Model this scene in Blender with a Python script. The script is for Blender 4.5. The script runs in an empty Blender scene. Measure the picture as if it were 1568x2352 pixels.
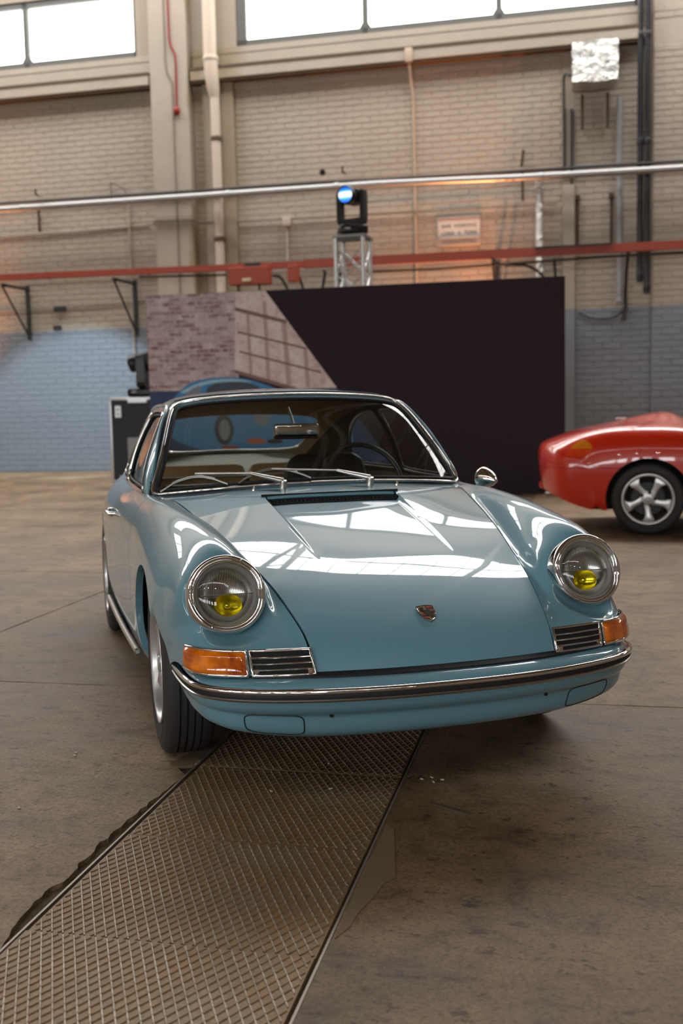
import bpy, bmesh, math, random
import numpy as np
from mathutils import Vector, Matrix, Euler

random.seed(4)
SC = bpy.context.scene
COL = SC.collection
D2R = math.pi / 180.0

# ------------------------------------------------------------------ camera, world, lights, exposure
CAM_H = 1.1853
CAM_F = 2400.52          # focal length in pixels of the 1568 px wide frame
PITCH, ROLL = 0.097123, 0.022030
_f = Vector((0, math.cos(PITCH), -math.sin(PITCH)))
_r = Vector((1, 0, 0))
_u = _r.cross(_f)
_r2 = math.cos(ROLL) * _r - math.sin(ROLL) * _u
_u2 = math.sin(ROLL) * _r + math.cos(ROLL) * _u
cam_data = bpy.data.cameras.new('camera')
cam = bpy.data.objects.new('camera', cam_data)
COL.objects.link(cam)
cam.matrix_world = Matrix(((_r2.x, _u2.x, -_f.x, 0), (_r2.y, _u2.y, -_f.y, 0), (_r2.z, _u2.z, -_f.z, CAM_H), (0, 0, 0, 1)))
cam_data.sensor_fit = 'HORIZONTAL'
cam_data.sensor_width = 24.0
cam_data.lens = 24.0 * CAM_F / 1568.0
cam_data.clip_start = 0.05
cam_data.clip_end = 200
cam_data.dof.use_dof = True
cam_data.dof.focus_distance = 3.1
cam_data.dof.aperture_fstop = 3.2
SC.camera = cam

SC.view_settings.view_transform = 'Standard'
SC.view_settings.look = 'None'
SC.view_settings.gamma = 1.0
SC.view_settings.use_curve_mapping = False
SC.view_settings.exposure = -1.17
SC.cycles.use_denoising = True
SC.cycles.max_bounces = 10
SC.cycles.diffuse_bounces = 4
SC.cycles.glossy_bounces = 5
SC.cycles.transmission_bounces = 8
SC.cycles.transparent_max_bounces = 16
SC.cycles.sample_clamp_indirect = 6.0
SC.cycles.caustics_reflective = False
SC.cycles.caustics_refractive = False

world = bpy.data.worlds.new('world')
SC.world = world
world.use_nodes = True
world.node_tree.nodes['Background'].inputs[0].default_value = (0.86, 0.93, 1.0, 1)
world.node_tree.nodes['Background'].inputs[1].default_value = 1.0

SKY_GLOW = 26.0          # radiance of the white sky behind the roof glazing and of the added fill band
WIN_GLOW = 15.0          # the same sky behind the wall windows
FAR_GLOW = 30.0          # windows of the wall behind the photographer

# hall frame: s along the back wall (to the right), y into the wall, z up
HALL_A = -12.6986 * D2R
HALL = Matrix.Translation((0, 21.163, 0)) @ Matrix.Rotation(HALL_A, 4, 'Z')
# the blue car: front axle at the origin, x to the car's left, y towards its tail
CAR = Matrix.Translation((0.05142, 3.80296, 0)) @ Matrix.Rotation(0.2697847, 4, 'Z')


def add_spot(name, loc, target, energy, color, size, blend=0.6, radius=0.06):
    d = bpy.data.lights.new(name, 'SPOT')
    d.energy = energy
    d.color = color
    d.spot_size = size
    d.spot_blend = blend
    d.shadow_soft_size = radius
    o = bpy.data.objects.new(name, d)
    COL.objects.link(o)
    loc = HALL @ Vector(loc)
    target = HALL @ Vector(target)
    o.location = loc
    o.rotation_euler = (target - loc).to_track_quat('-Z', 'Y').to_euler()
    return o


# orange uplights standing behind the display wall and beyond the left edge of the frame
add_spot('uplight_right', (2.6, -0.9, 0.25), (2.1, 0.0, 4.6), 3200, (1.0, 0.40, 0.17), 60 * D2R, 1.0)
add_spot('uplight_ledge', (3.0, -0.42, 0.3), (2.6, -0.22, 7.8), 2600, (1.0, 0.30, 0.06), 22 * D2R, 0.8)
add_spot('uplight_left', (-8.6, -0.8, 0.25), (-8.6, 0.0, 3.6), 2600, (1.0, 0.36, 0.12), 60 * D2R, 0.9)
# cool stage wash falling on the foot of the back wall
add_spot('wash_left', (-5.2, -5.0, 3.4), (-5.6, 0.0, 0.55), 1900, (0.60, 0.84, 1.0), 56 * D2R, 0.35)

# ------------------------------------------------------------------ materials
def lin(c):
    return tuple(((x / 255.0) / 12.92 if x / 255.0 <= 0.04045 else ((x / 255.0 + 0.055) / 1.055) ** 2.4) for x in c)


MATS = {}


def mat(name, color=(0.5, 0.5, 0.5), rough=0.5, metal=0.0, coat=0.0, coat_rough=0.03, spec=0.5, emit=None, estr=0.0, trans=0.0, ior=1.45, alpha=1.0):
    if name in MATS:
        return MATS[name]
    m = bpy.data.materials.new(name)
    m.use_nodes = True
    b = m.node_tree.nodes['Principled BSDF']
    b.inputs['Base Color'].default_value = (*color, 1)
    b.inputs['Roughness'].default_value = rough
    b.inputs['Metallic'].default_value = metal
    b.inputs['Coat Weight'].default_value = coat
    b.inputs['Coat Roughness'].default_value = coat_rough
    b.inputs['Specular IOR Level'].default_value = spec
    b.inputs['Transmission Weight'].default_value = trans
    b.inputs['IOR'].default_value = ior
    if emit:
        b.inputs['Emission Color'].default_value = (*emit, 1)
        b.inputs['Emission Strength'].default_value = estr
    MATS[name] = m
    return m


def nodes_of(m):
    nt = m.node_tree
    return nt, nt.nodes, nt.links, nt.nodes['Principled BSDF']


def glass_mat(name, tint=(0.9, 0.93, 0.92), ior=1.5):
    m = bpy.data.materials.new(name)
    m.use_nodes = True
    nt = m.node_tree
    for n in list(nt.nodes):
        if n.type != 'OUTPUT_MATERIAL':
            nt.nodes.remove(n)
    out = [n for n in nt.nodes if n.type == 'OUTPUT_MATERIAL'][0]
    fr = nt.nodes.new('ShaderNodeFresnel')
    ge = nt.nodes.new('ShaderNodeNewGeometry')
    mm_ = nt.nodes.new('ShaderNodeMapRange')      # a thin pane reflects alike from both sides
    mm_.inputs[3].default_value = ior
    mm_.inputs[4].default_value = 1.0 / ior
    nt.links.new(ge.outputs['Backfacing'], mm_.inputs[0])
    nt.links.new(mm_.outputs[0], fr.inputs['IOR'])
    tr = nt.nodes.new('ShaderNodeBsdfTransparent')
    tr.inputs[0].default_value = (*tint, 1)
    gl = nt.nodes.new('ShaderNodeBsdfGlossy')
    gl.inputs['Roughness'].default_value = 0.0
    mx = nt.nodes.new('ShaderNodeMixShader')
    nt.links.new(fr.outputs[0], mx.inputs[0])
    nt.links.new(tr.outputs[0], mx.inputs[1])
    nt.links.new(gl.outputs[0], mx.inputs[2])
    nt.links.new(mx.outputs[0], out.inputs[0])
    MATS[name] = m
    return m


def emit_mat(name, color, strength):
    m = bpy.data.materials.new(name)
    m.use_nodes = True
    nt = m.node_tree
    for n in list(nt.nodes):
        if n.type != 'OUTPUT_MATERIAL':
            nt.nodes.remove(n)
    out = [n for n in nt.nodes if n.type == 'OUTPUT_MATERIAL'][0]
    e = nt.nodes.new('ShaderNodeEmission')
    e.inputs[0].default_value = (*color, 1)
    e.inputs[1].default_value = strength
    nt.links.new(e.outputs[0], out.inputs[0])
    MATS[name] = m
    return m


def ramp(nt, src, stops):
    r = nt.nodes.new('ShaderNodeValToRGB')
    el = r.color_ramp.elements
    while len(el) < len(stops):
        el.new(0.5)
    for e, (p, c) in zip(el, stops):
        e.position = p
        e.color = (*c, 1) if len(c) == 3 else c
    nt.links.new(src, r.inputs[0])
    return r


def noise(nt, vec, scale, detail=4.0, rough=0.6, dist=0.0):
    n = nt.nodes.new('ShaderNodeTexNoise')
    n.inputs['Scale'].default_value = scale
    n.inputs['Detail'].default_value = detail
    n.inputs['Roughness'].default_value = rough
    n.inputs['Distortion'].default_value = dist
    if vec is not None:
        nt.links.new(vec, n.inputs['Vector'])
    return n


def mixcol(nt, fac, a, b, mode='MIX'):
    m = nt.nodes.new('ShaderNodeMix')
    m.data_type = 'RGBA'
    m.blend_type = mode
    for sock, v in ((m.inputs[0], fac), (m.inputs[6], a), (m.inputs[7], b)):
        if hasattr(v, 'is_linked') or hasattr(v, 'links'):
            nt.links.new(v, sock)
        elif isinstance(v, (int, float)):
            sock.default_value = v
        else:
            sock.default_value = (*v, 1)
    return m.outputs[2]


def bump(nt, height, strength, dist, bsdf, normal_in=None):
    b = nt.nodes.new('ShaderNodeBump')
    b.inputs['Strength'].default_value = strength
    b.inputs['Distance'].default_value = dist
    nt.links.new(height, b.inputs['Height'])
    if normal_in is not None:
        nt.links.new(normal_in, b.inputs['Normal'])
    nt.links.new(b.outputs[0], bsdf.inputs['Normal'])
    return b


# ------------------------------------------------------------------ mesh helpers
class MB:
    """collects shapes and links them as ONE mesh object"""

    def __init__(self):
        self.v, self.f, self.mi = [], [], []
        self.cur = 0

    def add(self, vs, fs):
        o = len(self.v)
        self.v += [tuple(x) for x in vs]
        self.f += [tuple(i + o for i in f) for f in fs]
        self.mi += [self.cur] * len(fs)
        return self

    def box(self, c, s, rot=None, bev=0.0):
        x, y, z = (k / 2 for k in s)
        if bev <= 0:
            vs = [Vector(p) for p in ((-x, -y, -z), (x, -y, -z), (x, y, -z), (-x, y, -z), (-x, -y, z), (x, -y, z), (x, y, z), (-x, y, z))]
            fs = [(0, 3, 2, 1), (4, 5, 6, 7), (0, 1, 5, 4), (1, 2, 6, 5), (2, 3, 7, 6), (3, 0, 4, 7)]
        else:
            bm = bmesh.new()
            bmesh.ops.create_cube(bm, size=1.0)
            for v in bm.verts:
                v.co = Vector((v.co.x * s[0], v.co.y * s[1], v.co.z * s[2]))
            bmesh.ops.bevel(bm, geom=bm.edges[:], offset=min(bev, min(s) * 0.49), segments=3, profile=0.5, affect='EDGES')
            bm.verts.index_update()
            vs = [v.co.copy() for v in bm.verts]
            fs = [[v.index for v in f.verts] for f in bm.faces]
            bm.free()
        if rot is not None:
            R = Euler(rot).to_matrix() if not isinstance(rot, Matrix) else rot
            vs = [R @ v for v in vs]
        c = Vector(c)
        return self.add([v + c for v in vs], fs)

    def tube(self, pts, r, n=10, closed=False, cap=True):
        pts = [Vector(p) for p in pts]
        m = len(pts)
        rs = r if isinstance(r, (list, tuple)) else [r] * m
        T = []
        for i in range(m):
            a = pts[(i - 1) % m] if (closed or i > 0) else pts[i]
            b = pts[(i + 1) % m] if (closed or i < m - 1) else pts[i]
            t = (b - a)
            T.append(t.normalized() if t.length > 1e-9 else Vector((0, 0, 1)))
        ref = Vector((0, 0, 1)) if abs(T[0].z) < 0.9 else Vector((1, 0, 0))
        nrm = (ref - T[0] * ref.dot(T[0])).normalized()
        vs = []
        for i in range(m):
            nrm = (nrm - T[i] * nrm.dot(T[i])).normalized()
            bn = T[i].cross(nrm)
            for k in range(n):
                a = 2 * math.pi * k / n
                vs.append(pts[i] + (nrm * math.cos(a) + bn * math.sin(a)) * rs[i])
        fs = []
        for i in range(m if closed else m - 1):
            j = (i + 1) % m
            for k in range(n):
                k2 = (k + 1) % n
                fs.append((i * n + k, i * n + k2, j * n + k2, j * n + k))
        if cap and not closed:
            fs.append(tuple(reversed(range(n))))
            fs.append(tuple((m - 1) * n + k for k in range(n)))
        return self.add(vs, fs)

    def lathe(self, prof, M=None, n=48, closed=False):
        """prof: list of (radius, along) turned about local z, placed by matrix M"""
        M = M or Matrix.Identity(4)
        vs, fs = [], []
        m = len(prof)
        for (r, h) in prof:
            for k in range(n):
                a = 2 * math.pi * k / n
                vs.append(M @ Vector((r * math.cos(a), r * math.sin(a), h)))
        for i in range(m if closed else m - 1):
            j = (i + 1) % m
            for k in range(n):
                k2 = (k + 1) % n
                fs.append((i * n + k, i * n + k2, j * n + k2, j * n + k))
        return self.add(vs, fs)

    def cyl(self, p0, p1, r, n=16, r1=None):
        return self.tube([p0, p1], [r, r if r1 is None else r1], n)

    def prism(self, poly, h0, h1, M=None):
        """poly: 2-D outline, extruded along local z from h0 to h1"""
        M = M or Matrix.Identity(4)
        k = len(poly)
        vs = [M @ Vector((p[0], p[1], h0)) for p in poly] + [M @ Vector((p[0], p[1], h1)) for p in poly]
        fs = [tuple(reversed(range(k))), tuple(range(k, 2 * k))]
        fs += [(i, (i + 1) % k, k + (i + 1) % k, k + i) for i in range(k)]
        return self.add(vs, fs)

    def sweep(self, rings, closed_ring=True, cap=False):
        """rings: equal-length point lists joined in order"""
        n = len(rings[0])
        vs = [p for r in rings for p in r]
        fs = []
        for i in range(len(rings) - 1):
            for k in range(n if closed_ring else n - 1):
                k2 = (k + 1) % n
                fs.append((i * n + k, i * n + k2, (i + 1) * n + k2, (i + 1) * n + k))
        if cap:
            fs.append(tuple(reversed(range(n))))
            fs.append(tuple((len(rings) - 1) * n + k for k in range(n)))
        return self.add(vs, fs)

    def build(self, name, m, parent=None, smooth=True, angle=35.0, M=None):
        me = bpy.data.meshes.new(name)
        me.from_pydata(self.v, [], self.f)
        bm = bmesh.new()
        bm.from_mesh(me)
        bmesh.ops.recalc_face_normals(bm, faces=bm.faces[:])
        bm.to_mesh(me)
        bm.free()
        ms = m if isinstance(m, (list, tuple)) else [m]
        for x in ms:
            me.materials.append(x)
        if len(ms) > 1:
            me.polygons.foreach_set('material_index', self.mi)
        if smooth:
            me.shade_smooth()
            me.set_sharp_from_angle(angle=angle * D2R)
        me.update()
        o = bpy.data.objects.new(name, me)
        COL.objects.link(o)
        if parent is not None:
            o.parent = parent
        if M is not None:
            o.matrix_world = M
        return o


def np_mesh(name, V, F, m, parent=None, angle=40.0, M=None, smooth=True):
    me = bpy.data.meshes.new(name)
    me.from_pydata([tuple(v) for v in V], [], [tuple(f) for f in F])
    for x in (m if isinstance(m, (list, tuple)) else [m]):
        me.materials.append(x)
    if smooth:
        me.shade_smooth()
        if angle:
            me.set_sharp_from_angle(angle=angle * D2R)
    me.update()
    o = bpy.data.objects.new(name, me)
    COL.objects.link(o)
    if parent is not None:
        o.parent = parent
    if M is not None:
        o.matrix_world = M
    return o


def empty(name, M, label=None, cat=None, group=None):
    o = bpy.data.objects.new(name, None)
    o.empty_display_size = 0.2
    COL.objects.link(o)
    o.matrix_world = M
    tag(o, label, cat, group)
    return o


def tag(o, label=None, cat=None, group=None, kind=None):
    if label:
        o['label'] = label
    if cat:
        o['category'] = cat
    if group:
        o['group'] = group
    if kind:
        o['kind'] = kind
    return o


def hall_at(s, y, z=0.0, rz=0.0):
    return HALL @ Matrix.Translation((s, y, z)) @ Matrix.Rotation(rz, 4, 'Z')


def twin(o, parent=None):
    """copy of an object with copies of its parts and sub-parts"""
    kids = list(o.children)
    c = o.copy()
    COL.objects.link(c)
    if parent is not None:
        c.parent = parent
    for k in kids:
        twin(k, c)
    return c


# ------------------------------------------------------------------ smooth grids, clipping
def bs_basis(t):
    return np.stack([(1 - t) ** 3 / 6, (3 * t ** 3 - 6 * t ** 2 + 4) / 6, (-3 * t ** 3 + 3 * t ** 2 + 3 * t + 1) / 6, t ** 3 / 6], -1)


def bs_eval_axis(P, axis, per, lo_mirror=False):
    """uniform cubic B-spline along an axis with extrapolated ends; per = samples per span"""
    P = np.moveaxis(P, axis, 0)
    a = P[1] * np.array([-1, 1, 1]) if lo_mirror else 2 * P[0] - P[1]
    b = 2 * P[-1] - P[-2]
    Q = np.concatenate([a[None], P, b[None]], 0)
    n = P.shape[0] - 1
    per = [per] * n if isinstance(per, int) else per
    out = []
    for i in range(n):
        t = np.arange(per[i]) / per[i]
        if i == n - 1:
            t = np.append(t, 1.0)
        B = bs_basis(t)
        out.append(np.einsum('tk,k...->t...', B, Q[i:i + 4]))
    return np.moveaxis(np.concatenate(out, 0), 0, axis)


def smooth_grid(P, pu, pv, mirror=True, iters=3):
    """B-spline surface drawn through a grid of points; v index 0 may be the mirror plane x = 0"""
    T = np.array(P, float)
    C = T.copy()
    for _ in range(iters):
        S = bs_eval_axis(bs_eval_axis(C, 0, 1), 1, 1, mirror)
        C = C + 0.9 * (T - S)
        if mirror:
            C[:, 0, 0] = 0.0
    return bs_eval_axis(bs_eval_axis(C, 0, pu), 1, pv, mirror)


def mirror_grid(G):
    L = G[:, :0:-1].copy()
    L[..., 0] *= -1
    return np.concatenate([L, G], 1)


def grid_faces(nu, nv):
    i = np.arange(nu - 1)[:, None] * nv + np.arange(nv - 1)[None, :]
    return np.stack([i, i + 1, i + nv + 1, i + nv], -1).reshape(-1, 4)


def clip(V, F, d):
    """keep the part of a mesh where d < 0 (d given per vertex, cut edges interpolated)"""
    V = np.asarray(V)
    inside = d < 0
    newV = []
    cut = {}
    out = []
    base = len(V)

    def cross(a, b):
        k = (a, b) if a < b else (b, a)
        if k not in cut:
            t = d[k[0]] / (d[k[0]] - d[k[1]])
            newV.append(V[k[0]] * (1 - t) + V[k[1]] * t)
            cut[k] = base + len(newV) - 1
        return cut[k]

    for f in F:
        s = [inside[i] for i in f]
        if all(s):
            out.append(tuple(f))
        elif any(s):
            p = []
            k = len(f)
            for j in range(k):
                a, b = int(f[j]), int(f[(j + 1) % k])
                if inside[a]:
                    p.append(a)
                if inside[a] != inside[b]:
                    p.append(cross(a, b))
            if len(p) >= 3:
                out.append(tuple(p))
    VV = np.concatenate([V, np.array(newV).reshape(-1, 3)], 0) if newV else V
    used = sorted({i for f in out for i in f})
    remap = {o: n for n, o in enumerate(used)}
    return VV[used], [tuple(remap[i] for i in f) for f in out]


def boundary_loops(F):
    e = {}
    for f in F:
        k = len(f)
        for j in range(k):
            a, b = f[j], f[(j + 1) % k]
            if (b, a) in e:
                del e[(b, a)]
            else:
                e[(a, b)] = 1
    nxt = {}
    for a, b in e:
        nxt.setdefault(a, []).append(b)
    loops = []
    while nxt:
        a = next(iter(nxt))
        loop = [a]
        cur = a
        while cur in nxt:
            b = nxt[cur].pop()
            if not nxt[cur]:
                del nxt[cur]
            if b == a:
                break
            loop.append(b)
            cur = b
        loops.append(loop)
    return loops


def vnormals(V, F):
    N = np.zeros_like(V)
    for f in F:
        p = V[list(f)]
        n = np.cross(p[2 % len(f)] - p[0], p[-1] - p[1]) if len(f) == 4 else np.cross(p[1] - p[0], p[2] - p[0])
        for i in f:
            N[i] += n
    l = np.linalg.norm(N, axis=1, keepdims=True)
    return N / np.maximum(l, 1e-12)


def flange(V, F, depth, sign=-1.0, skip=None):
    """turn every open edge inwards by depth, as pressed sheet metal is"""
    N = vnormals(V, F)
    V2 = [tuple(v) for v in V]
    F2 = list(F)
    for L in boundary_loops(F):
        if skip is not None and skip(V[L]):
            continue
        o = len(V2)
        k = len(L)
        for i in L:
            V2.append(tuple(V[i]))
        for i in L:
            V2.append(tuple(V[i] + sign * depth * N[i]))
        for j in range(k):
            j2 = (j + 1) % k
            F2.append((o + j2, o + j, o + k + j, o + k + j2))
    return np.array(V2), F2


def sd_poly(P, poly):
    """signed distance of 2-D points to a closed outline, negative inside"""
    poly = np.asarray(poly, float)
    A, B = poly, np.roll(poly, -1, 0)
    dmin = np.full(len(P), 1e9)
    ins = np.zeros(len(P), bool)
    for a, b in zip(A, B):
        e = b - a
        w = P - a
        t = np.clip((w @ e) / max(e @ e, 1e-12), 0, 1)
        q = w - t[:, None] * e
        dmin = np.minimum(dmin, (q * q).sum(1))
        c = (a[1] > P[:, 1]) != (b[1] > P[:, 1])
        with np.errstate(divide='ignore', invalid='ignore'):
            xi = a[0] + (P[:, 1] - a[1]) * (b[0] - a[0]) / (b[1] - a[1] if b[1] != a[1] else 1e-12)
        ins ^= c & (P[:, 0] < xi)
    d = np.sqrt(dmin)
    return np.where(ins, -d, d)


def chaikin(poly, n=3, closed=True):
    p = np.asarray(poly, float)
    for _ in range(n):
        q = np.roll(p, -1, 0) if closed else p[1:]
        a = p if closed else p[:-1]
        r = np.stack([a * .75 + q * .25, a * .25 + q * .75], 1).reshape(-1, p.shape[1])
        p = r if closed else np.concatenate([p[:1], r, p[-1:]], 0)
    return p


def catmull(pts, per=8, closed=False):
    p = np.asarray(pts, float)
    n = len(p)
    out = []
    for i in range(n if closed else n - 1):
        g = lambda k: p[k % n] if closed else (p[k] if 0 <= k < n else (2 * p[0] - p[1] if k < 0 else 2 * p[-1] - p[-2]))
        a, b, c, d = g(i - 1), g(i), g(i + 1), g(i + 2)
        for t in np.arange(per) / per:
            out.append(0.5 * (2 * b + (c - a) * t + (2 * a - 5 * b + 4 * c - d) * t * t + (3 * b - a - 3 * c + d) * t ** 3))
    if not closed:
        out.append(p[-1])
    return np.array(out)
# ------------------------------------------------------------------ the hall
CREAM = lin((182, 168, 152))
WAINSCOT = lin((132, 136, 143))


def painted_brick(name, noise_amt=.10):
    m = mat(name, CREAM, 0.55)
    nt, nn, ll, bs = nodes_of(m)
    geo = nn.new('ShaderNodeNewGeometry')
    sep = nn.new('ShaderNodeSeparateXYZ')
    ll.new(geo.outputs['Position'], sep.inputs[0])
    n1 = noise(nt, geo.outputs['Position'], .55, 5)
    n2 = noise(nt, geo.outputs['Position'], 7.0, 3)
    a = ramp(nt, n1.outputs[0], [(.30, tuple(x * .80 for x in CREAM)), (.7, tuple(min(1, x * 1.06) for x in CREAM))])
    c1 = mixcol(nt, n2.outputs[0], a.outputs[0], tuple(x * .86 for x in CREAM))
    step = nn.new('ShaderNodeMath')
    step.operation = 'LESS_THAN'
    step.inputs[1].default_value = 3.0
    ll.new(sep.outputs[2], step.inputs[0])
    c2 = mixcol(nt, n1.outputs[0], tuple(x * .92 for x in WAINSCOT), tuple(x * 1.08 for x in WAINSCOT))
    # shade of the pier recess and panel edge, painted into the brick colour
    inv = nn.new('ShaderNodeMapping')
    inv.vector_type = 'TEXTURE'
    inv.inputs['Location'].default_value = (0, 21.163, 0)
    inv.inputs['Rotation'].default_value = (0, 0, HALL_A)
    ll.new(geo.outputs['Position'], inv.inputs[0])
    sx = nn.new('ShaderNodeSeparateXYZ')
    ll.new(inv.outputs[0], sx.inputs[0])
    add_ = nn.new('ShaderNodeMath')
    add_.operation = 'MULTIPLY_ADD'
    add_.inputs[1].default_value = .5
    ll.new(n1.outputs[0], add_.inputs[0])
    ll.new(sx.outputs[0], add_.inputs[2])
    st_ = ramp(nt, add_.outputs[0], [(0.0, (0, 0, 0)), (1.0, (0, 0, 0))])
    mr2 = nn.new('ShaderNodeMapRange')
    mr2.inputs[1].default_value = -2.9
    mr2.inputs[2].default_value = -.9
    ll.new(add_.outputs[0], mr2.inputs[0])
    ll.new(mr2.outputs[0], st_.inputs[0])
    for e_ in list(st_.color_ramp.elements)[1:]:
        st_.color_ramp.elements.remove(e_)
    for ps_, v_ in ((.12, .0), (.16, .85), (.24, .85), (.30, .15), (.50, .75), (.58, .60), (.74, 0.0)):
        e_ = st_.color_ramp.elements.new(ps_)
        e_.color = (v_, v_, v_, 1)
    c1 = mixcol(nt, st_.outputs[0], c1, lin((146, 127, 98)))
    ll.new(mixcol(nt, step.outputs[0], c1, c2), bs.inputs['Base Color'])
    bump(nt, n2.outputs[0], .35, .02, bs)
    return m


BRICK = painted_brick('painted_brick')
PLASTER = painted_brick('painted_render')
MORTAR = mat('mortar', tuple(x * .80 for x in CREAM), .9)
nt, nn, ll, bs = nodes_of(MORTAR)
geo = nn.new('ShaderNodeNewGeometry')
sep = nn.new('ShaderNodeSeparateXYZ')
ll.new(geo.outputs['Position'], sep.inputs[0])
stp = nn.new('ShaderNodeMath')
stp.operation = 'LESS_THAN'
stp.inputs[1].default_value = 3.0
ll.new(sep.outputs[2], stp.inputs[0])
ll.new(mixcol(nt, stp.outputs[0], tuple(x * .80 for x in CREAM), tuple(x * .97 for x in WAINSCOT)), bs.inputs['Base Color'])
DARKPAINT = mat('dark_brown_paint', lin((92, 76, 58)), .8)  # dark brown of the ledge lines and the lower pipe collars
GREYSTEEL = mat('grey_window_steel', lin((96, 96, 92)), .55)
BOARD = mat('roof_boards', lin((112, 96, 78)), .85)
TRUSS = mat('roof_truss_paint', lin((206, 200, 190)), .6)
WHITESTEEL = mat('white_steel', lin((214, 210, 200)), .5)
GALV = mat('galvanised_pipe', (.40, .39, .38), .46, 1.0)
DARKPIPE = mat('black_iron_pipe', (.022, .022, .024), .38)
RUSTY = mat('rusty_iron', (.075, .042, .025), .75)
DARKIRON = mat('dark_iron', (.032, .032, .030), .6)
REDPAINT = mat('red_oxide_paint', lin((158, 66, 44)), .5)
REDCABLE = mat('red_cable', lin((140, 30, 22)), .5)
PIPEPAINT = mat('cream_pipe_paint', lin((206, 188, 170)), .4)
WIRE = mat('conduit_grey', lin((120, 108, 94)), .6)
SKY = emit_mat('sky_behind_glass', (1.0, .99, .97), SKY_GLOW)
REARFILL = emit_mat('rear_fill_glow', (1.0, .98, .96), SKY_GLOW)
SKYW = emit_mat('sky_behind_window', (1.0, .985, .955), WIN_GLOW)
SKYF = emit_mat('sky_far_window', (.93, .975, 1.0), FAR_GLOW)

H_TOP = 11.6             # eaves
S0, S1 = -26.0, 28.0     # hall ends
Y1 = -46.0               # wall behind the photographer
WZ0, WZ1 = 8.40, 9.75    # windows of the back wall
BAYS = [(-20.7, -13.15), (-11.55, -4.06), (-1.93, 5.76), (7.65, 15.2), (17.2, 24.7)]

wb = MB()
T_ = .45
prev = S0
wb.box(((S0 + S1) / 2, T_ / 2, WZ0 / 2), (S1 - S0, T_, WZ0))
wb.box(((S0 + S1) / 2, T_ / 2, (WZ1 + H_TOP) / 2), (S1 - S0, T_, H_TOP - WZ1))
for a, b in BAYS:
    wb.box(((prev + a) / 2, T_ / 2, (WZ0 + WZ1) / 2), (a - prev, T_, WZ1 - WZ0))
    prev = b
wb.box(((prev + S1) / 2, T_ / 2, (WZ0 + WZ1) / 2), (S1 - prev, T_, WZ1 - WZ0))
wall_back = wb.build('wall_back', MORTAR, None, smooth=False, M=HALL)
tag(wall_back, kind='structure')

# bricks: the largest in view one by one, the rest joined
BH, BL, JT = .116, .345, .011
SPANS = [(-8.6, -3.68, 0), (-2.87, -2.65, 0), (-2.01, 4.405, 0), (4.63, 6.02, 0), (6.04, 7.8, .06)]
PIERS = [(-3.70, -2.84), (-2.64, -2.0), (4.41, 4.63), (6.03, 6.95)]
bmesh_brick = MB()
hx, hz = (BL - JT) / 2, (BH - JT) / 2
bmesh_brick.add([(-hx, 0, -hz), (hx, 0, -hz), (hx, 0, hz), (-hx, 0, hz), (-hx + .006, -.007, -hz + .006), (hx - .006, -.007, -hz + .006), (hx - .006, -.007, hz - .006), (-hx + .006, -.007, hz - .006)],
                [(4, 5, 6, 7), (0, 1, 5, 4), (1, 2, 6, 5), (2, 3, 7, 6), (3, 0, 4, 7)])
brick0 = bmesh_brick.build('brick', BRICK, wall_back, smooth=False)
rest = MB()
singles = []
rnd = random.Random(7)
row = 0
z = BH / 2 + .02
while z < 8.34:
    for (sa, sb_, off) in SPANS:
        if 7.70 < z + hz and z - hz < 8.05:
            continue
        if sa < 4.5 < sb_ and z > 5.2:
            pass
        s = sa - (BL / 2 if row % 2 else 0)
        while s < sb_ - .02:
            x0, x1 = max(s, sa) + JT / 2, min(s + BL, sb_) - JT / 2
            jy = rnd.uniform(0, .004)
            if x1 - x0 > .04:
                if x1 - x0 > BL - JT - .001 and -1.75 < s < 4.0 and 5.90 < z < 7.62 and len(singles) < 280:
                    singles.append(((x0 + x1) / 2, -jy, z))
                else:
                    f_ = (x1 - x0) / (2 * hx)
                    rest.add([(x * f_ + (x0 + x1) / 2, y - jy - off, k + z) for x, y, k in bmesh_brick.v], bmesh_brick.f)
            s += BL
    z += BH
    row += 1
for i, p in enumerate(singles):
    o = brick0 if i == 0 else brick0.copy()
    if i:
        COL.objects.link(o)
    o.matrix_parent_inverse = Matrix.Identity(4)
    o.location = p
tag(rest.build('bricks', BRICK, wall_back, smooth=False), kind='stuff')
# narrow strips of the wall around the piers
fill = MB()
for a, b in ((4.41, 4.63),):
    fill.box(((a + b) / 2, -.003, 3.85), (b - a, .012, 7.7))
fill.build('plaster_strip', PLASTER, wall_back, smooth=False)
MB().add([(-2.0, -.0125, 6.4), (-1.45, -.0125, 7.0), (-1.2, -.0125, 7.74), (-2.0, -.0125, 7.74)], [(0, 1, 2, 3)]) if False else None

# piers, ledge and sill course
def structure(name, mb, m, smooth=False, **k):
    o = mb.build(name, m, None, smooth=smooth, M=HALL, **k)
    tag(o, kind='structure')
    return o


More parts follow.
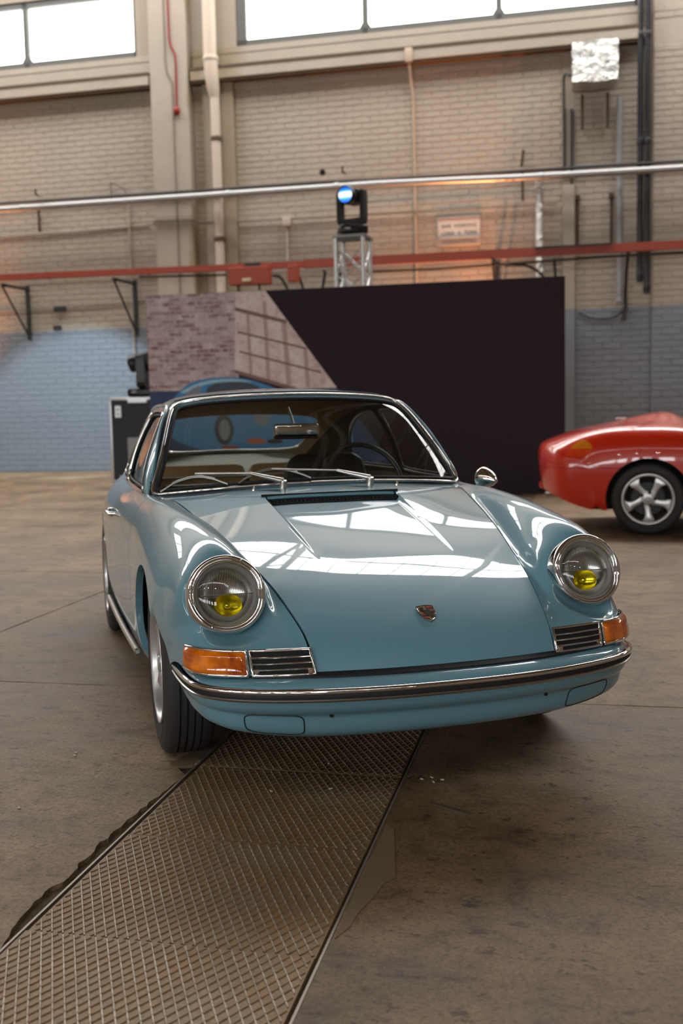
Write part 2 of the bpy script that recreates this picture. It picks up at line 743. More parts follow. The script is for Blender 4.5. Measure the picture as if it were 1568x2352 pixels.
structure('trim_1', MB().box((-3.275, -.13, H_TOP / 2), (.80, .30, H_TOP), bev=.015), PLASTER)
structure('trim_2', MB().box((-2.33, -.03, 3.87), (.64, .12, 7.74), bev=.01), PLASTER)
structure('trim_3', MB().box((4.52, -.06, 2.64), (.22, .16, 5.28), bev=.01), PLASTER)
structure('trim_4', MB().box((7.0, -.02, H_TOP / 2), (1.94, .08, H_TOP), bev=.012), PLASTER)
lg = MB()
for a, b in ((-14, -3.72), (-2.84, 5.9), (7.0, 16)):
    lg.box(((a + b) / 2, -.10, 7.88), (b - a, .30, .22), bev=.012)
    lg.box(((a + b) / 2, -.03, 8.20), (b - a, .10, .40))
    lg.box(((a + b) / 2, -.02, 8.30), (b - a, .14, .04))
structure('trim_5', lg, PLASTER)
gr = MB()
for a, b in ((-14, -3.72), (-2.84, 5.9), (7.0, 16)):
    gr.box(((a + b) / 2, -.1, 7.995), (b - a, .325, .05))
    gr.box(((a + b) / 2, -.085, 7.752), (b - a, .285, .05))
structure('trim_6', gr, DARKPAINT)

# windows with steel frames
for i, (a, b) in enumerate(BAYS):
    fr = MB()
    w3 = (b - a) / 3
    fr.box(((a + b) / 2, .10, WZ0 + .07), (b - a, .14, .15))
    fr.box(((a + b) / 2, .10, WZ1 - .06), (b - a, .14, .12))
    fr.box((a + .10, .10, (WZ0 + WZ1) / 2), (.20, .14, WZ1 - WZ0))
    fr.box((b - .03, .10, (WZ0 + WZ1) / 2), (.06, .14, WZ1 - WZ0))
    for k in (1, 2):
        fr.box((a + w3 * k + .04, .10, (WZ0 + WZ1) / 2), (.11, .14, WZ1 - WZ0))
        fr.prism([(-.13, 0), (.13, 0), (.055, .12), (-.055, .12)], -.06, .06, Matrix.Translation((a + w3 * k + .04, .10, WZ0 + .13)) @ Matrix.Rotation(math.pi / 2, 4, 'X'))
    w = structure('window_%d' % (i + 1), fr, GREYSTEEL)
    for k in range(3):
        x0, x1 = a + w3 * k + .06, a + w3 * (k + 1) - .02
        MB().box(((x0 + x1) / 2, .13, (WZ0 + WZ1) / 2), (x1 - x0, .012, WZ1 - WZ0 - .1)).build('pane', SKYW, w, smooth=False)

# other walls
ow = MB()
ow.box((S0 - .2, Y1 / 2, H_TOP / 2), (.4, -Y1, H_TOP))
structure('wall_left', ow, PLASTER)
structure('wall_right', MB().box((S1 + .2, Y1 / 2, H_TOP / 2), (.4, -Y1, H_TOP)), PLASTER)
wf = structure('wall_front', MB().box(((S0 + S1) / 2, Y1 - .2, H_TOP / 2), (S1 - S0, .4, H_TOP)), PLASTER)
pan = MB()
bars = MB()
x = S0 + 1.5
while x < 12.0:
    pan.box((x + 1.05, Y1 + .03, 5.6), (2.1, .02, 3.2))
    x += 2.5 if int(x) % 3 else 3.4
pan.build('pane', SKYF, wf, smooth=False)

# roof: boarded slopes with a glazed band, an added fill band and trusses
def roof_z(y):
    return H_TOP + 2.6 * (1 - abs(y + 11.5) / 11.5) if y > -23 else H_TOP + 2.6 * (1 - abs(y + 34.5) / 11.5)


GX = 15.0                # the glazing stops short of the right-hand end bays
GLAZED_OR_FILL = [(-4.3, -.9), (-31.0, -29.4)]  # second band is an added glow behind the camera, filling the car fronts
rf_ = MB()
edges = [0.4, -11.5, -23.0, -34.5, Y1 - .4]
for k in range(4):
    y0, y1 = edges[k], edges[k + 1]
    cuts_ = [y0] + [c for g in GLAZED_OR_FILL for c in (g[1], g[0]) if y1 < c < y0] + [y1]
    cuts_ = sorted(cuts_, reverse=True)
    for a, b in zip(cuts_[:-1], cuts_[1:]):
        mid_ = (a + b) / 2
        if any(g[0] < mid_ < g[1] for g in GLAZED_OR_FILL):
            continue
        za, zb = roof_z(max(min(a, 0), -46)), roof_z(max(min(b, 0), -46))
        rf_.add([(S0 - .4, a, za), (S1 + .4, a, za), (S1 + .4, b, zb), (S0 - .4, b, zb), (S0 - .4, a, za + .15), (S1 + .4, a, za + .15), (S1 + .4, b, zb + .15), (S0 - .4, b, zb + .15)],
                [(0, 1, 2, 3), (4, 7, 6, 5), (0, 4, 5, 1), (1, 5, 6, 2), (2, 6, 7, 3), (3, 7, 4, 0)])
ceiling = structure('ceiling', rf_, BOARD)
for g0, g1 in GLAZED_OR_FILL:
    gl = MB()
    za, zb = roof_z(g1), roof_z(g0)
    gl.add([(S0, g1, za + .1), (GX, g1, za + .1), (GX, g0, zb + .1), (S0, g0, zb + .1)], [(0, 1, 2, 3)])
    bd_ = MB().add([(GX, g1, za), (S1 + .4, g1, za), (S1 + .4, g0, zb), (GX, g0, zb), (GX, g1, za + .15), (S1 + .4, g1, za + .15), (S1 + .4, g0, zb + .15), (GX, g0, zb + .15)], [(0, 1, 2, 3), (4, 7, 6, 5), (0, 4, 5, 1), (1, 5, 6, 2), (2, 6, 7, 3), (3, 7, 4, 0)])
    bd_.build('roof_board', BOARD, ceiling, smooth=False)
    gl.build('roof_glazing_or_fill', SKY if g1 > -10 else REARFILL, ceiling, smooth=False)  # the rear pane is added fill light
    gb = MB()
    nb = max(2, int(round((g1 - g0) / 1.7)))
    for k in range(nb + 1):
        y = g0 + (g1 - g0) * k / nb
        gb.box(((S0 + S1) / 2, y, roof_z(y) + .02), (S1 - S0, .07 if 0 < k < nb else .2, .1))
    x = S0
    while x < GX:
        p0, p1 = Vector((x, g0, zb + .03)), Vector((x, g1, za + .03))
        gb.tube([p0, p1], .022, 4)
        x += .88
    gb.build('glazing_bars', GREYSTEEL, ceiling, smooth=False)
# trusses across the hall
tr = MB()
for x in np.arange(-21.0, 27.0, 5.26):
    for half in ((0, -23), (-23, -46)):
        ya, yb = half
        ym = (ya + yb) / 2
        bz = H_TOP - .5
        tr.tube([(x, ya, bz), (x, yb, bz)], .07, 4)
        tr.tube([(x, ya, H_TOP - .15), (x, ym, H_TOP + 2.4), (x, yb, H_TOP - .15)], .10, 4)
        ys = np.linspace(ya, yb, 13)
        for i in range(12):
            za_ = roof_z(max(min(ys[i], -.001), -45.9)) - .15
            zb_ = roof_z(max(min(ys[i + 1], -.001), -45.9)) - .15
            if i % 2:
                tr.tube([(x, ys[i], bz), (x, ys[i + 1], zb_)], .045, 4)
            else:
                tr.tube([(x, ys[i], za_), (x, ys[i + 1], bz)], .045, 4)
tr.build('roof_truss', TRUSS, ceiling, smooth=False)
# a pale lattice walkway girder and a lighting bar hang under the roof, above and behind the photographer
lt = MB()
for (a, b) in (((9.5, -13.0, 8.2), (-1.5, -30.0, 8.2)),):
    A, B = Vector(a), Vector(b)
    d = (B - A)
    sd = d.cross(Vector((0, 0, 1))).normalized() * .45
    for k in (-1, 1):
        for h in (0, .9):
            lt.tube([A + sd * k + Vector((0, 0, h)), B + sd * k + Vector((0, 0, h))], .06, 4)
    n = 22
    for i in range(n):
        p, q = A + d * (i / n), A + d * ((i + 1) / n)
        for k in (-1, 1):
            lt.tube([p + sd * k, q + sd * k + Vector((0, 0, .9))], .03, 4)
        lt.tube([p + sd, q - sd], .03, 4)
lt.build('lattice_girder', WHITESTEEL, ceiling, smooth=False)
LED = emit_mat('lamp_led', (1, .96, .9), 260.0)
lb = MB()
for (s, y, z) in ((1.2, -25.5, 6.2), (3.4, -25.5, 6.2), (6.0, -25.5, 6.2), (8.6, -25.5, 6.2), (-1.6, -25.5, 6.2), (11.2, -25.5, 6.2)):
    lb.lathe([(.0005, 0), (.15, 0), (.15, .02), (.0005, .02)], Matrix.Translation((s, y, z)), 14)
lb.build('spot_lamps', LED, ceiling)
lh = MB().tube([(-4, -25.5, 6.45), (14, -25.5, 6.45)], .05, 8)
for s in (1.2, 3.4, 6.0, 8.6, -1.6, 11.2):
    lh.cyl((s, -25.5, 6.03), (s, -25.5, 6.45), .10, 12) if False else lh.cyl((s, -25.5, 6.225), (s, -25.5, 6.45), .12, 12)
for s in (-3.8, 5, 13.8):
    lh.tube([(s, -25.5, 6.45), (s, -25.5, 12.5)], .012, 5)
lh.build('lighting_bar', DARKIRON, ceiling)

# ------------------------------------------------------------------ floor
CONC = mat('concrete', (.23, .19, .15), .62)
nt, nn, ll, bs = nodes_of(CONC)
geo = nn.new('ShaderNodeNewGeometry')
oi = nn.new('ShaderNodeObjectInfo')
mp_ = nn.new('ShaderNodeMapping')
mp_.inputs['Rotation'].default_value = (0, 0, -HALL_A)
ll.new(geo.outputs['Position'], mp_.inputs[0])
sc2 = nn.new('ShaderNodeMapping')
sc2.inputs['Scale'].default_value = (.75, 1.15, 1)
ll.new(mp_.outputs[0], sc2.inputs[0])
nA = noise(nt, mp_.outputs[0], 1.1, 6, .62)
nB = noise(nt, sc2.outputs[0], 6.0, 8, .72, .6)
nC = noise(nt, mp_.outputs[0], 60.0, 6, .75)
nD = noise(nt, sc2.outputs[0], 20.0, 6, .7, .3)
ca = ramp(nt, nA.outputs[0], [(.32, (.140, .086, .044)), (.50, (.265, .174, .097)), (.70, (.385, .274, .168))])
cb = ramp(nt, nB.outputs[0], [(.30, (.40, .36, .32)), (.47, (.86, .85, .83)), (.58, (1, 1, 1)), (.78, (1.16, 1.15, 1.14))])
cc = mixcol(nt, 1.0, ca.outputs[0], cb.outputs[0], 'MULTIPLY')
cd = ramp(nt, nC.outputs[0], [(.32, (.42, .40, .37)), (.5, (1, 1, 1)), (.70, (1.34, 1.33, 1.31))])
ce = mixcol(nt, .75, cc, cd.outputs[0], 'MULTIPLY')
nI = noise(nt, sc2.outputs[0], 130.0, 4, .7)
ci = ramp(nt, nI.outputs[0], [(.36, (.45, .42, .39)), (.46, (1, 1, 1)), (.66, (1.10, 1.10, 1.09))])
ce = mixcol(nt, .85, ce, ci.outputs[0], 'MULTIPLY')
cf = ramp(nt, nD.outputs[0], [(.34, (.24, .21, .18)), (.42, (1, 1, 1))])
cg = mixcol(nt, .9, ce, cf.outputs[0], 'MULTIPLY')
hsv = nn.new('ShaderNodeHueSaturation')
mr_ = nn.new('ShaderNodeMapRange')
mr_.inputs[3].default_value = .88
mr_.inputs[4].default_value = 1.10
ll.new(oi.outputs['Random'], mr_.inputs[0])
ll.new(mr_.outputs[0], hsv.inputs['Value'])
ll.new(cg, hsv.inputs['Color'])
ll.new(hsv.outputs[0], bs.inputs['Base Color'])
rr = ramp(nt, nA.outputs[0], [(.3, (.42, .42, .42)), (.7, (.66, .66, .66))])
ll.new(rr.outputs[0], bs.inputs['Roughness'])
hsum = nn.new('ShaderNodeMath')
hsum.operation = 'ADD'
ll.new(nC.outputs[0], hsum.inputs[0])
ll.new(nD.outputs[0], hsum.inputs[1])
bump(nt, hsum.outputs[0], .45, .006, bs)
DIRT = mat('packed_dirt', (.045, .032, .020), .95)
nt, nn, ll, bs = nodes_of(DIRT)
g2 = nn.new('ShaderNodeNewGeometry')
nE = noise(nt, g2.outputs['Position'], 40.0, 6, .7)
ll.new(ramp(nt, nE.outputs[0], [(.3, (.085, .058, .034)), (.7, (.22, .16, .10))]).outputs[0], bs.inputs['Base Color'])
bump(nt, nE.outputs[0], .9, .02, bs)

floor = structure('floor', MB().box(((S0 + S1) / 2, Y1 / 2, -.063), (S1 - S0, -Y1, .10)), DIRT)
STRIP0, STRIP1 = 3.405, 4.105
SL = [S0, -23, -19.9, -16.8, -13.75, -10.7, -7.6, -4.55, -1.5, 1.53]
SR = [4.108, 7.2, 10.3, 13.4, 16.5, 19.6, 22.7, S1]
YL = [0, -1.2, -4.25, -7.3, -10.35, -13.4, -16.47, -19.52, -22.6, -25.6, -28.7, -31.8, -34.9, -38, -41.1, Y1]
rj = random.Random(3)


def jag(p, q, amp, n):
    """slightly ragged edge from p to q"""
    out = []
    for i in range(n):
        t = i / n
        a = 0 if i == 0 else amp
        out.append((p[0] * (1 - t) + q[0] * t + rj.uniform(-a, a), p[1] * (1 - t) + q[1] * t + rj.uniform(-a, a)))
    return out


def slab(x0, x1, y0, y1, near, right=None):
    g = .0055
    x0, x1, y0, y1 = x0 + g, x1 - g, y0 + g, y1 - g
    n, a = (34, .0022) if near else (1, 0)
    poly = jag((x0, y0), (x1, y0), a, n) + (right if right else jag((x1, y0), (x1, y1), a, n)) + jag((x1, y1), (x0, y1), a, n) + jag((x0, y1), (x0, y0), a, n)
    tag(MB().prism(poly, -.03, 0.0).build('slab', CONC, floor, smooth=False))


for j in range(len(YL) - 1):
    y1, y0 = YL[j], YL[j + 1]
    near = -19.6 < y0 and y1 < -9
    for k in range(len(SL) - 1):
        slab(SL[k], SL[k + 1], y0, y1, near and SL[k] > -5)
    # slab beside the trench cover: its edge is broken away
    e = STRIP0 - .010
    if y0 == -19.52:
        rt = []
        for i in range(110):
            y = y0 + (y1 - y0) * i / 110
            br = .002 + np.interp(y, [-18.62, -18.56, -18.45, -18.34, -18.25, -18.15, -18.05, -17.95, -17.85, -17.76, -17.64, -17.52, -17.475, -17.455, -17.40, -17.385], [0, .024, .036, .034, .025, .034, .033, .024, .028, .017, .006, 0, 0, .05, .06, 0])
            rt.append((e - br * rj.uniform(.70, 1.22) + rj.uniform(-.003, .002), y))
        slab(SL[-1], e, y0, y1, True, rt)
    else:
        slab(SL[-1], e, y0, y1, near)
    for k in range(len(SR) - 1):
        slab(SR[k], SR[k + 1], y0, y1, near and k == 0)
for j in range(5):
    tag(MB().prism([(STRIP0 + .003, YL[j + 1] + .004), (STRIP1 - .003, YL[j + 1] + .004), (STRIP1 - .003, YL[j] - .004), (STRIP0 + .003, YL[j] - .004)], -.03, 0.0).build('slab', CONC, floor, smooth=False))
# mortar repairs beside the trench
PATCH = mat('mortar_patch', lin((116, 98, 75)), .8)
MB().prism([(4.122, -17.80), (4.150, -17.83), (4.205, -18.13), (4.182, -18.17), (4.172, -18.24), (4.150, -18.33), (4.145, -18.40), (4.122, -18.46)], -.01, .0022).build('mortar_patch', PATCH, floor, smooth=False)
MB().prism([(3.385, -17.08), (3.30, -17.40), (3.325, -17.43), (3.352, -17.425), (3.385, -17.40)], -.01, .0008).build('mortar_patch', PATCH, floor, smooth=False)
STAIN = mat('tar_strip', lin((86, 74, 60)), .7)
MB().prism([(4.22, -17.60), (4.345, -17.665), (4.352, -17.690), (4.23, -17.622)], -.01, .0015).build('tar_strip', STAIN, floor, smooth=False)

# ribbed steel trench covers
PLATE = mat('rusty_floor_plate', (.16, .105, .06), .55, .25)
nt, nn, ll, bs = nodes_of(PLATE)
g3 = nn.new('ShaderNodeNewGeometry')
nF = noise(nt, g3.outputs['Position'], 5.0, 6, .65)
nG = noise(nt, g3.outputs['Position'], 70.0, 4, .7)
pa = ramp(nt, nF.outputs[0], [(.30, (.300, .165, .066)), (.5, (.262, .170, .086)), (.68, (.275, .200, .125))])
pb = ramp(nt, nG.outputs[0], [(.3, (.62, .6, .58)), (.7, (1.15, 1.14, 1.12))])
ll.new(mixcol(nt, .8, pa.outputs[0], pb.outputs[0], 'MULTIPLY'), bs.inputs['Base Color'])
RIB = mat('lit_plate_rib', (.30, .25, .20), .45, .40)  # paler tone puts the light on one rib direction into its colour
nt, nn, ll, bs = nodes_of(RIB)
g4 = nn.new('ShaderNodeNewGeometry')
nH = noise(nt, g4.outputs['Position'], 9.0, 5, .7)
ll.new(ramp(nt, nH.outputs[0], [(.35, (.26, .195, .135)), (.65, (.46, .385, .30))]).outputs[0], bs.inputs['Base Color'])


def clip_seg(p, q, x0, x1, y0, y1):
    t0, t1 = 0.0, 1.0
    d = q - p
    for k, lo, hi in ((0, x0, x1), (1, y0, y1)):
        if abs(d[k]) < 1e-9:
            if not lo <= p[k] <= hi:
                return None
            continue
        a, b = (lo - p[k]) / d[k], (hi - p[k]) / d[k]
        if a > b:
            a, b = b, a
        t0, t1 = max(t0, a), min(t1, b)
    return (p + d * t0, p + d * t1) if t1 - t0 > 1e-4 else None


seams = [-20.28, -19.70, -19.12, -18.55, -17.98, -17.40, -16.82, -16.24, -15.66, -15.08, -14.5, -13.92, -13.34]
for i in range(len(seams) - 1):
    y0, y1 = seams[i] + .003, seams[i + 1] - .003
    up = (0.006 if i == 2 else 0.0) + rj.uniform(-.0012, .0012)
    pl = MB().box(((STRIP0 + STRIP1) / 2, (y0 + y1) / 2, -.008 + up), (STRIP1 - STRIP0 - .012, y1 - y0, .012)).build('cover_plate', PLATE, floor, smooth=False)
    rb = MB()
    for ang in (118 * D2R, 60 * D2R):
        d = np.array([math.cos(ang), math.sin(ang)])
        rb.cur = 0 if ang > 1.6 else 1
        n = np.array([-d[1], d[0]])
        c = np.array([(STRIP0 + STRIP1) / 2, (y0 + y1) / 2 + .007 * (i % 3)])
        for k in range(-24, 25):
            p = c + n * k * .0238
            sgm = clip_seg(p - d * 1.2, p + d * 1.2, STRIP0 + .012, STRIP1 - .012, y0 + .005, y1 - .005)
            if sgm is None:
                continue
            a, b = sgm
            w1, w2, zt = n * .0026, n * .0013, -.002 + up
            rb.add([(*(a - w1), zt), (*(a + w1), zt), (*(b + w1), zt), (*(b - w1), zt), (*(a - w2), zt + .0026), (*(a + w2), zt + .0026), (*(b + w2), zt + .0026), (*(b - w2), zt + .0026)],
                   [(4, 5, 6, 7), (0, 4, 7, 3), (1, 2, 6, 5), (0, 1, 5, 4), (3, 7, 6, 2)])
    tag(rb.build('ribs', [RIB, PLATE], pl, smooth=False), kind='stuff')
EDGE = mat('trench_edge_steel', (.34, .29, .24), .5, .5)
for s in (STRIP0 - .006, STRIP1 + .006):
    MB().box((s, -16.8, -.0065), (.006, 7.0, .016)).build('edge_bar', EDGE, floor, smooth=False)

# crumbs of concrete and paint chips
CHIP = mat('pale_chip', lin((196, 186, 170)), .8)
ch = MB()
for (s, y) in ((2.93, -17.35), (2.94, -17.38), (3.00, -17.86), (3.9, -17.55), (3.84, -17.32), (3.72, -17.60), (4.17, -17.42), (4.2, -17.40), (4.235, -17.415), (4.21, -17.44), (4.14, -19.08)):
    ch.box((s, y, .003), (.012, .005, .004), rot=(0, 0, rj.uniform(0, 3)), bev=.001)
tag(ch.build('concrete_chips', CHIP, floor, smooth=False), kind='stuff')
# ------------------------------------------------------------------ the blue coupe
PAINT = mat('blue_paint', (0.140, 0.298, 0.368), 0.38, 0.0, coat=1.0, coat_rough=0.015, spec=0.3)
CHROME = mat('chrome', (0.83, 0.80, 0.77), 0.06, 1.0)
STEEL = mat('brushed_steel', (0.62, 0.60, 0.57), 0.28, 1.0)
ALLOY = mat('wheel_alloy', (0.62, 0.61, 0.60), 0.32, 0.7)
RUBBER = mat('black_rubber', (0.012, 0.012, 0.013), 0.6)
TYRE = mat('tyre_rubber', (0.036, 0.034, 0.034), 0.66)
DARK = mat('underbody_black', (0.006, 0.006, 0.006), 0.8)
GLASS = glass_mat('window_glass', (0.80, 0.82, 0.78))
LENS = glass_mat('lamp_glass', (0.95, 0.95, 0.93))
BROWN = mat('brown_trim', (0.055, 0.035, 0.02), 0.7)
TAN = mat('tan_upholstery', (0.34, 0.20, 0.085), 0.6)
BLACKV = mat('black_vinyl', (0.022, 0.02, 0.018), 0.45)
LINER = mat('headliner_beige', (0.33, 0.24, 0.15), 0.85)
SHELF = mat('parcel_shelf_grey', (0.42, 0.43, 0.40), 0.8)
AMBER = mat('amber_lens', (0.72, 0.13, 0.004), 0.10, coat=1.0)
nt, nn, ll, bs = nodes_of(AMBER)
tc = nn.new('ShaderNodeTexCoord')
ns_ = noise(nt, tc.outputs['Object'], 14.0, 3.0)
rp = ramp(nt, ns_.outputs[0], [(0.32, (0.30, 0.035, 0.001)), (0.66, (0.95, 0.24, 0.006))])
ll.new(rp.outputs[0], bs.inputs['Base Color'])
YELLOW = mat('yellow_reflector', (0.80, 0.72, 0.03), 0.22, 1.0)
REFLECTOR = mat('lamp_reflector', (0.55, 0.54, 0.52), 0.22, 1.0)
LAMPGREY = mat('lamp_grey', (0.25, 0.245, 0.235), 0.35)

coupe = empty('coupe_car', CAR, 'pale blue vintage coupe with round yellow-tinted headlights parked over the ribbed floor plates', 'car')

# stations run from the lower edge of the nose back to the tail; each row is one line along the body
# columns: centre, hood crease, hood edge, fender foot, fender rise, fender crest, shoulder, flank, lower flank, sill, tuck
BODY = [
 [(0,-0.880,0.445),(0.190,-0.872,0.445),(.372,-.846,.445),(.410,-.838,.445),(.480,-.820,.445),(.570,-.786,.445),(.660,-.728,.445),(.712,-.640,.445),(.730,-.520,.440),(.735,-.420,.400),(.70,-.40,.38)],
 [(0,-0.842,0.500),(0.200,-0.834,0.500),(.378,-.803,.502),(.415,-.800,.500),(.480,-.790,.505),(.570,-.762,.510),(.655,-.705,.510),(.712,-.615,.510),(.737,-.500,.490),(.742,-.400,.450),(.70,-.39,.43)],
 [(0,-0.765,0.560),(0.210,-0.755,0.560),(.390,-.730,.559),(.430,-.695,.562),(.490,-.710,.557),(.580,-.705,.555),(.660,-.655,.555),(.716,-.565,.560),(.747,-.450,.530),(.750,-.370,.480),(.70,-.37,.46)],
 [(0,-0.610,0.630),(0.222,-0.600,0.630),(.416,-.575,.628),(.446,-.575,.622),(.480,-.620,.650),(.588,-.650,.665),(.692,-.600,.655),(.728,-.500,.620),(.756,-.400,.570),(.758,-.330,.510),(.70,-.34,.49)],
 [(0,-0.470,0.676),(0.231,-0.465,0.674),(.437,-.470,.662),(.455,-.470,.667),(.500,-.520,.728),(.590,-.570,.776),(.684,-.520,.728),(.740,-.420,.660),(.763,-.350,.600),(.763,-.280,.530),(.70,-.28,.51)],
 [(0,-0.335,0.712),(0.237,-0.330,0.711),(.459,-.325,.702),(.476,-.325,.707),(.522,-.345,.775),(.598,-.370,.813),(.688,-.360,.770),(.754,-.300,.680),(.774,-.270,.600),(.770,-.240,.500),(.70,-.24,.47)],
 [(0,-0.120,0.762),(0.243,-0.120,0.760),(.499,-.119,.752),(.516,-.119,.757),(.558,-.120,.810),(.624,-.120,.838),(.706,-.120,.795),(.766,-.100,.690),(.779,-.100,.580),(.773,-.100,.450),(.70,-.10,.40)],
 [(0,0.120,0.813),(0.250,0.120,0.811),(.545,.120,.793),(.562,.120,.797),(.600,.120,.834),(.652,.120,.850),(.722,.120,.806),(.772,.120,.690),(.781,.120,.560),(.772,.120,.400),(.70,.12,.34)],
 [(0,0.340,0.857),(0.261,0.340,0.855),(.585,.340,.828),(.603,.340,.832),(.634,.340,.850),(.676,.340,.855),(.735,.340,.806),(.775,.340,.690),(.781,.340,.520),(.768,.340,.330),(.71,.34,.24)],
 [(0,.560,.882),(.270,.560,.879),(.620,.545,.849),(.640,.550,.851),(.664,.560,.853),(.694,.570,.851),(.746,.570,.798),(.777,.570,.680),(.780,.570,.520),(.766,.570,.300),(.715,.57,.19)],
 [(0,.950,.880),(.270,.950,.878),(.600,.950,.860),(.630,.950,.860),(.665,.950,.860),(.706,.950,.857),(.766,.950,.790),(.790,.950,.670),(.790,.950,.500),(.775,.950,.285),(.715,.95,.19)],
 [(0,1.40,.880),(.270,1.40,.878),(.600,1.40,.862),(.630,1.40,.862),(.665,1.40,.862),(.707,1.40,.858),(.773,1.40,.785),(.802,1.40,.660),(.800,1.40,.490),(.786,1.40,.280),(.715,1.4,.19)],
 [(0,1.85,.885),(.270,1.85,.883),(.590,1.85,.868),(.620,1.85,.867),(.655,1.85,.866),(.698,1.85,.862),(.772,1.85,.785),(.808,1.85,.650),(.806,1.85,.490),(.792,1.85,.290),(.715,1.85,.19)],
 [(0,2.20,.890),(.270,2.20,.888),(.560,2.20,.874),(.590,2.20,.873),(.628,2.20,.871),(.674,2.20,.865),(.760,2.20,.782),(.803,2.20,.650),(.801,2.20,.500),(.785,2.20,.330),(.715,2.2,.24)],
 [(0,2.60,.895),(.260,2.60,.890),(.510,2.60,.873),(.545,2.60,.868),(.582,2.60,.860),(.630,2.60,.842),(.724,2.60,.755),(.778,2.60,.630),(.775,2.60,.500),(.758,2.60,.380),(.69,2.6,.30)],
 [(0,2.95,.800),(.230,2.94,.797),(.430,2.93,.787),(.465,2.93,.785),(.505,2.93,.780),(.555,2.92,.765),(.655,2.90,.690),(.718,2.88,.595),(.718,2.86,.490),(.704,2.83,.390),(.63,2.82,.31)],
 [(0,3.17,.670),(.200,3.16,.668),(.370,3.14,.662),(.405,3.13,.660),(.440,3.13,.657),(.485,3.11,.650),(.570,3.06,.600),(.635,3.00,.540),(.645,2.97,.470),(.635,2.94,.400),(.57,2.93,.33)],
 [(0,3.23,.500),(.210,3.22,.500),(.380,3.20,.498),(.415,3.19,.496),(.455,3.18,.494),(.500,3.16,.490),(.580,3.10,.475),(.640,3.03,.455),(.648,3.00,.430),(.638,2.97,.390),(.57,2.95,.33)],
]
_B = np.array(BODY)
_NU = 18
# the hood and the fenders meet in a crisp valley, so they are two sheets that share the hood edge
_h = smooth_grid(_B[:, :3], _NU, [44, 30])
_s = smooth_grid(_B[:, 2:], _NU, [5, 10, 12, 14, 16, 14, 12, 8], mirror=False)
_s[:, 0] = _h[:, -1]
body = mirror_grid(np.concatenate([_h, _s[:, 1:]], 1))
HOODLINE = np.array([(-.90, .366), (-.845, .371), (-.81, .376), (-.753, .384), (-.666, .400), (-.496, .431), (-.393, .449), (-.274, .471), (-.119, .499), (.056, .534), (.248, .568), (.423, .597), (.526, .620), (.6, .635)])


def hood_x(y):
    return np.interp(y, HOODLINE[:, 0], HOODLINE[:, 1])


# pressed centre field of the hood: it falls away from the creases towards the air slot
bx, by = np.abs(body[..., 0]), body[..., 1]
_cx = .235 + .026 * np.clip((by + .37) / .70, 0, 1)
_dep = np.clip((by + .39) / .68, 0, None)
_dep = np.where(by < .62, .019 * _dep ** 1.0, 0)
_w = np.clip((_cx - bx) / .0075 + .5, 0, 1)
body[..., 2] -= np.where(by > .33, 0, _dep * _w)

# the skin is dished round each headlight so that the lamp ring stands proud of it
_hn = np.array([0, -.949, .316]) / np.hypot(.949, .316)
_P = np.stack([np.abs(body[..., 0]), body[..., 1], body[..., 2]], -1) - np.array([.586, -.6475, .6575])
_al = _P @ _hn
_ra = np.sqrt(np.maximum((_P ** 2).sum(-1) - _al ** 2, 0))
_hi = -.030 + np.maximum(_ra - .120, 0) * .75
_lo = -.062 - np.maximum(_ra - .122, 0) * 1.6
_sm = lambda a, b, k: .5 * (a + b - np.sqrt((a - b) ** 2 + k * k))
_new = np.where(_ra < .24, _sm(_al, _hi, .008), _al)
_new = np.where((_ra < .19) & (_al > -.22), -_sm(-_new, -_lo, .008), _new)
_near = (_al > -.22) & (_ra < .24)
_fw = np.clip((.172 - _ra) / .046, 0, 1)
_fw = _fw * _fw * (3 - 2 * _fw) * np.clip((np.abs(body[..., 0]) - hood_x(body[..., 1]) - .004) / .03, 0, 1)
body = body + (np.where(_near, _new - _al, 0) * _fw)[..., None] * _hn
nu, nv = body.shape[:2]
BV = body.reshape(-1, 3)
BF = grid_faces(nu, nv)

# outlines used for cutting the skin into panels
CABIN = [(0, .520), (.25, .535), (.48, .585), (.62, .64), (.678, .690), (.694, .78), (.700, 1.0), (.702, 1.4), (.693, 1.85), (.668, 2.2), (.60, 2.52), (.46, 2.72), (.25, 2.82), (0, 2.86)]
CABIN = CABIN + [(-x, y) for x, y in CABIN[-2:0:-1]]
WHEEL_Z, ARCH_R = .313, .350


def f_cabin(V):
    d = sd_poly(V[:, :2], CABIN)
    return np.where(V[:, 2] > .62, d, 1.0)


def f_arch(V):
    a = np.hypot(V[:, 1], V[:, 2] - WHEEL_Z) - ARCH_R
    b = np.hypot(V[:, 1] - 2.211, V[:, 2] - WHEEL_Z) - ARCH_R
    d = np.minimum(a, b)
    return np.where(np.abs(V[:, 0]) > .45, d, 1.0)


HL_C = Vector((.586, -.6475, .6575))
HL_N = Vector((0, -.949, .316)).normalized()


def f_lamp(V, r=.106):
    P = np.stack([np.abs(V[:, 0]), V[:, 1], V[:, 2]], 1) - np.array(HL_C)
    al = P @ np.array(HL_N)
    rad = np.sqrt(np.maximum((P * P).sum(1) - al * al, 0))
    return np.where(al > -.16, rad - r, 1.0)


def rear_hood_y(x):
    return .332 + .175 * np.clip((x - .15) / .47, 0, 1) ** 1.6


def f_hood(V):
    x, y = np.abs(V[:, 0]), V[:, 1]
    d = np.maximum((x - hood_x(y)) * .97, y - rear_hood_y(x)) + .0002
    slot = np.maximum(x - .262, .283 - y)
    return np.where(y < .75, np.maximum(d, -slot), 1.0)


def f_slot(V):
    x, y = np.abs(V[:, 0]), V[:, 1]
    return np.maximum(np.maximum(x - .262, .27 - y), y - .334)


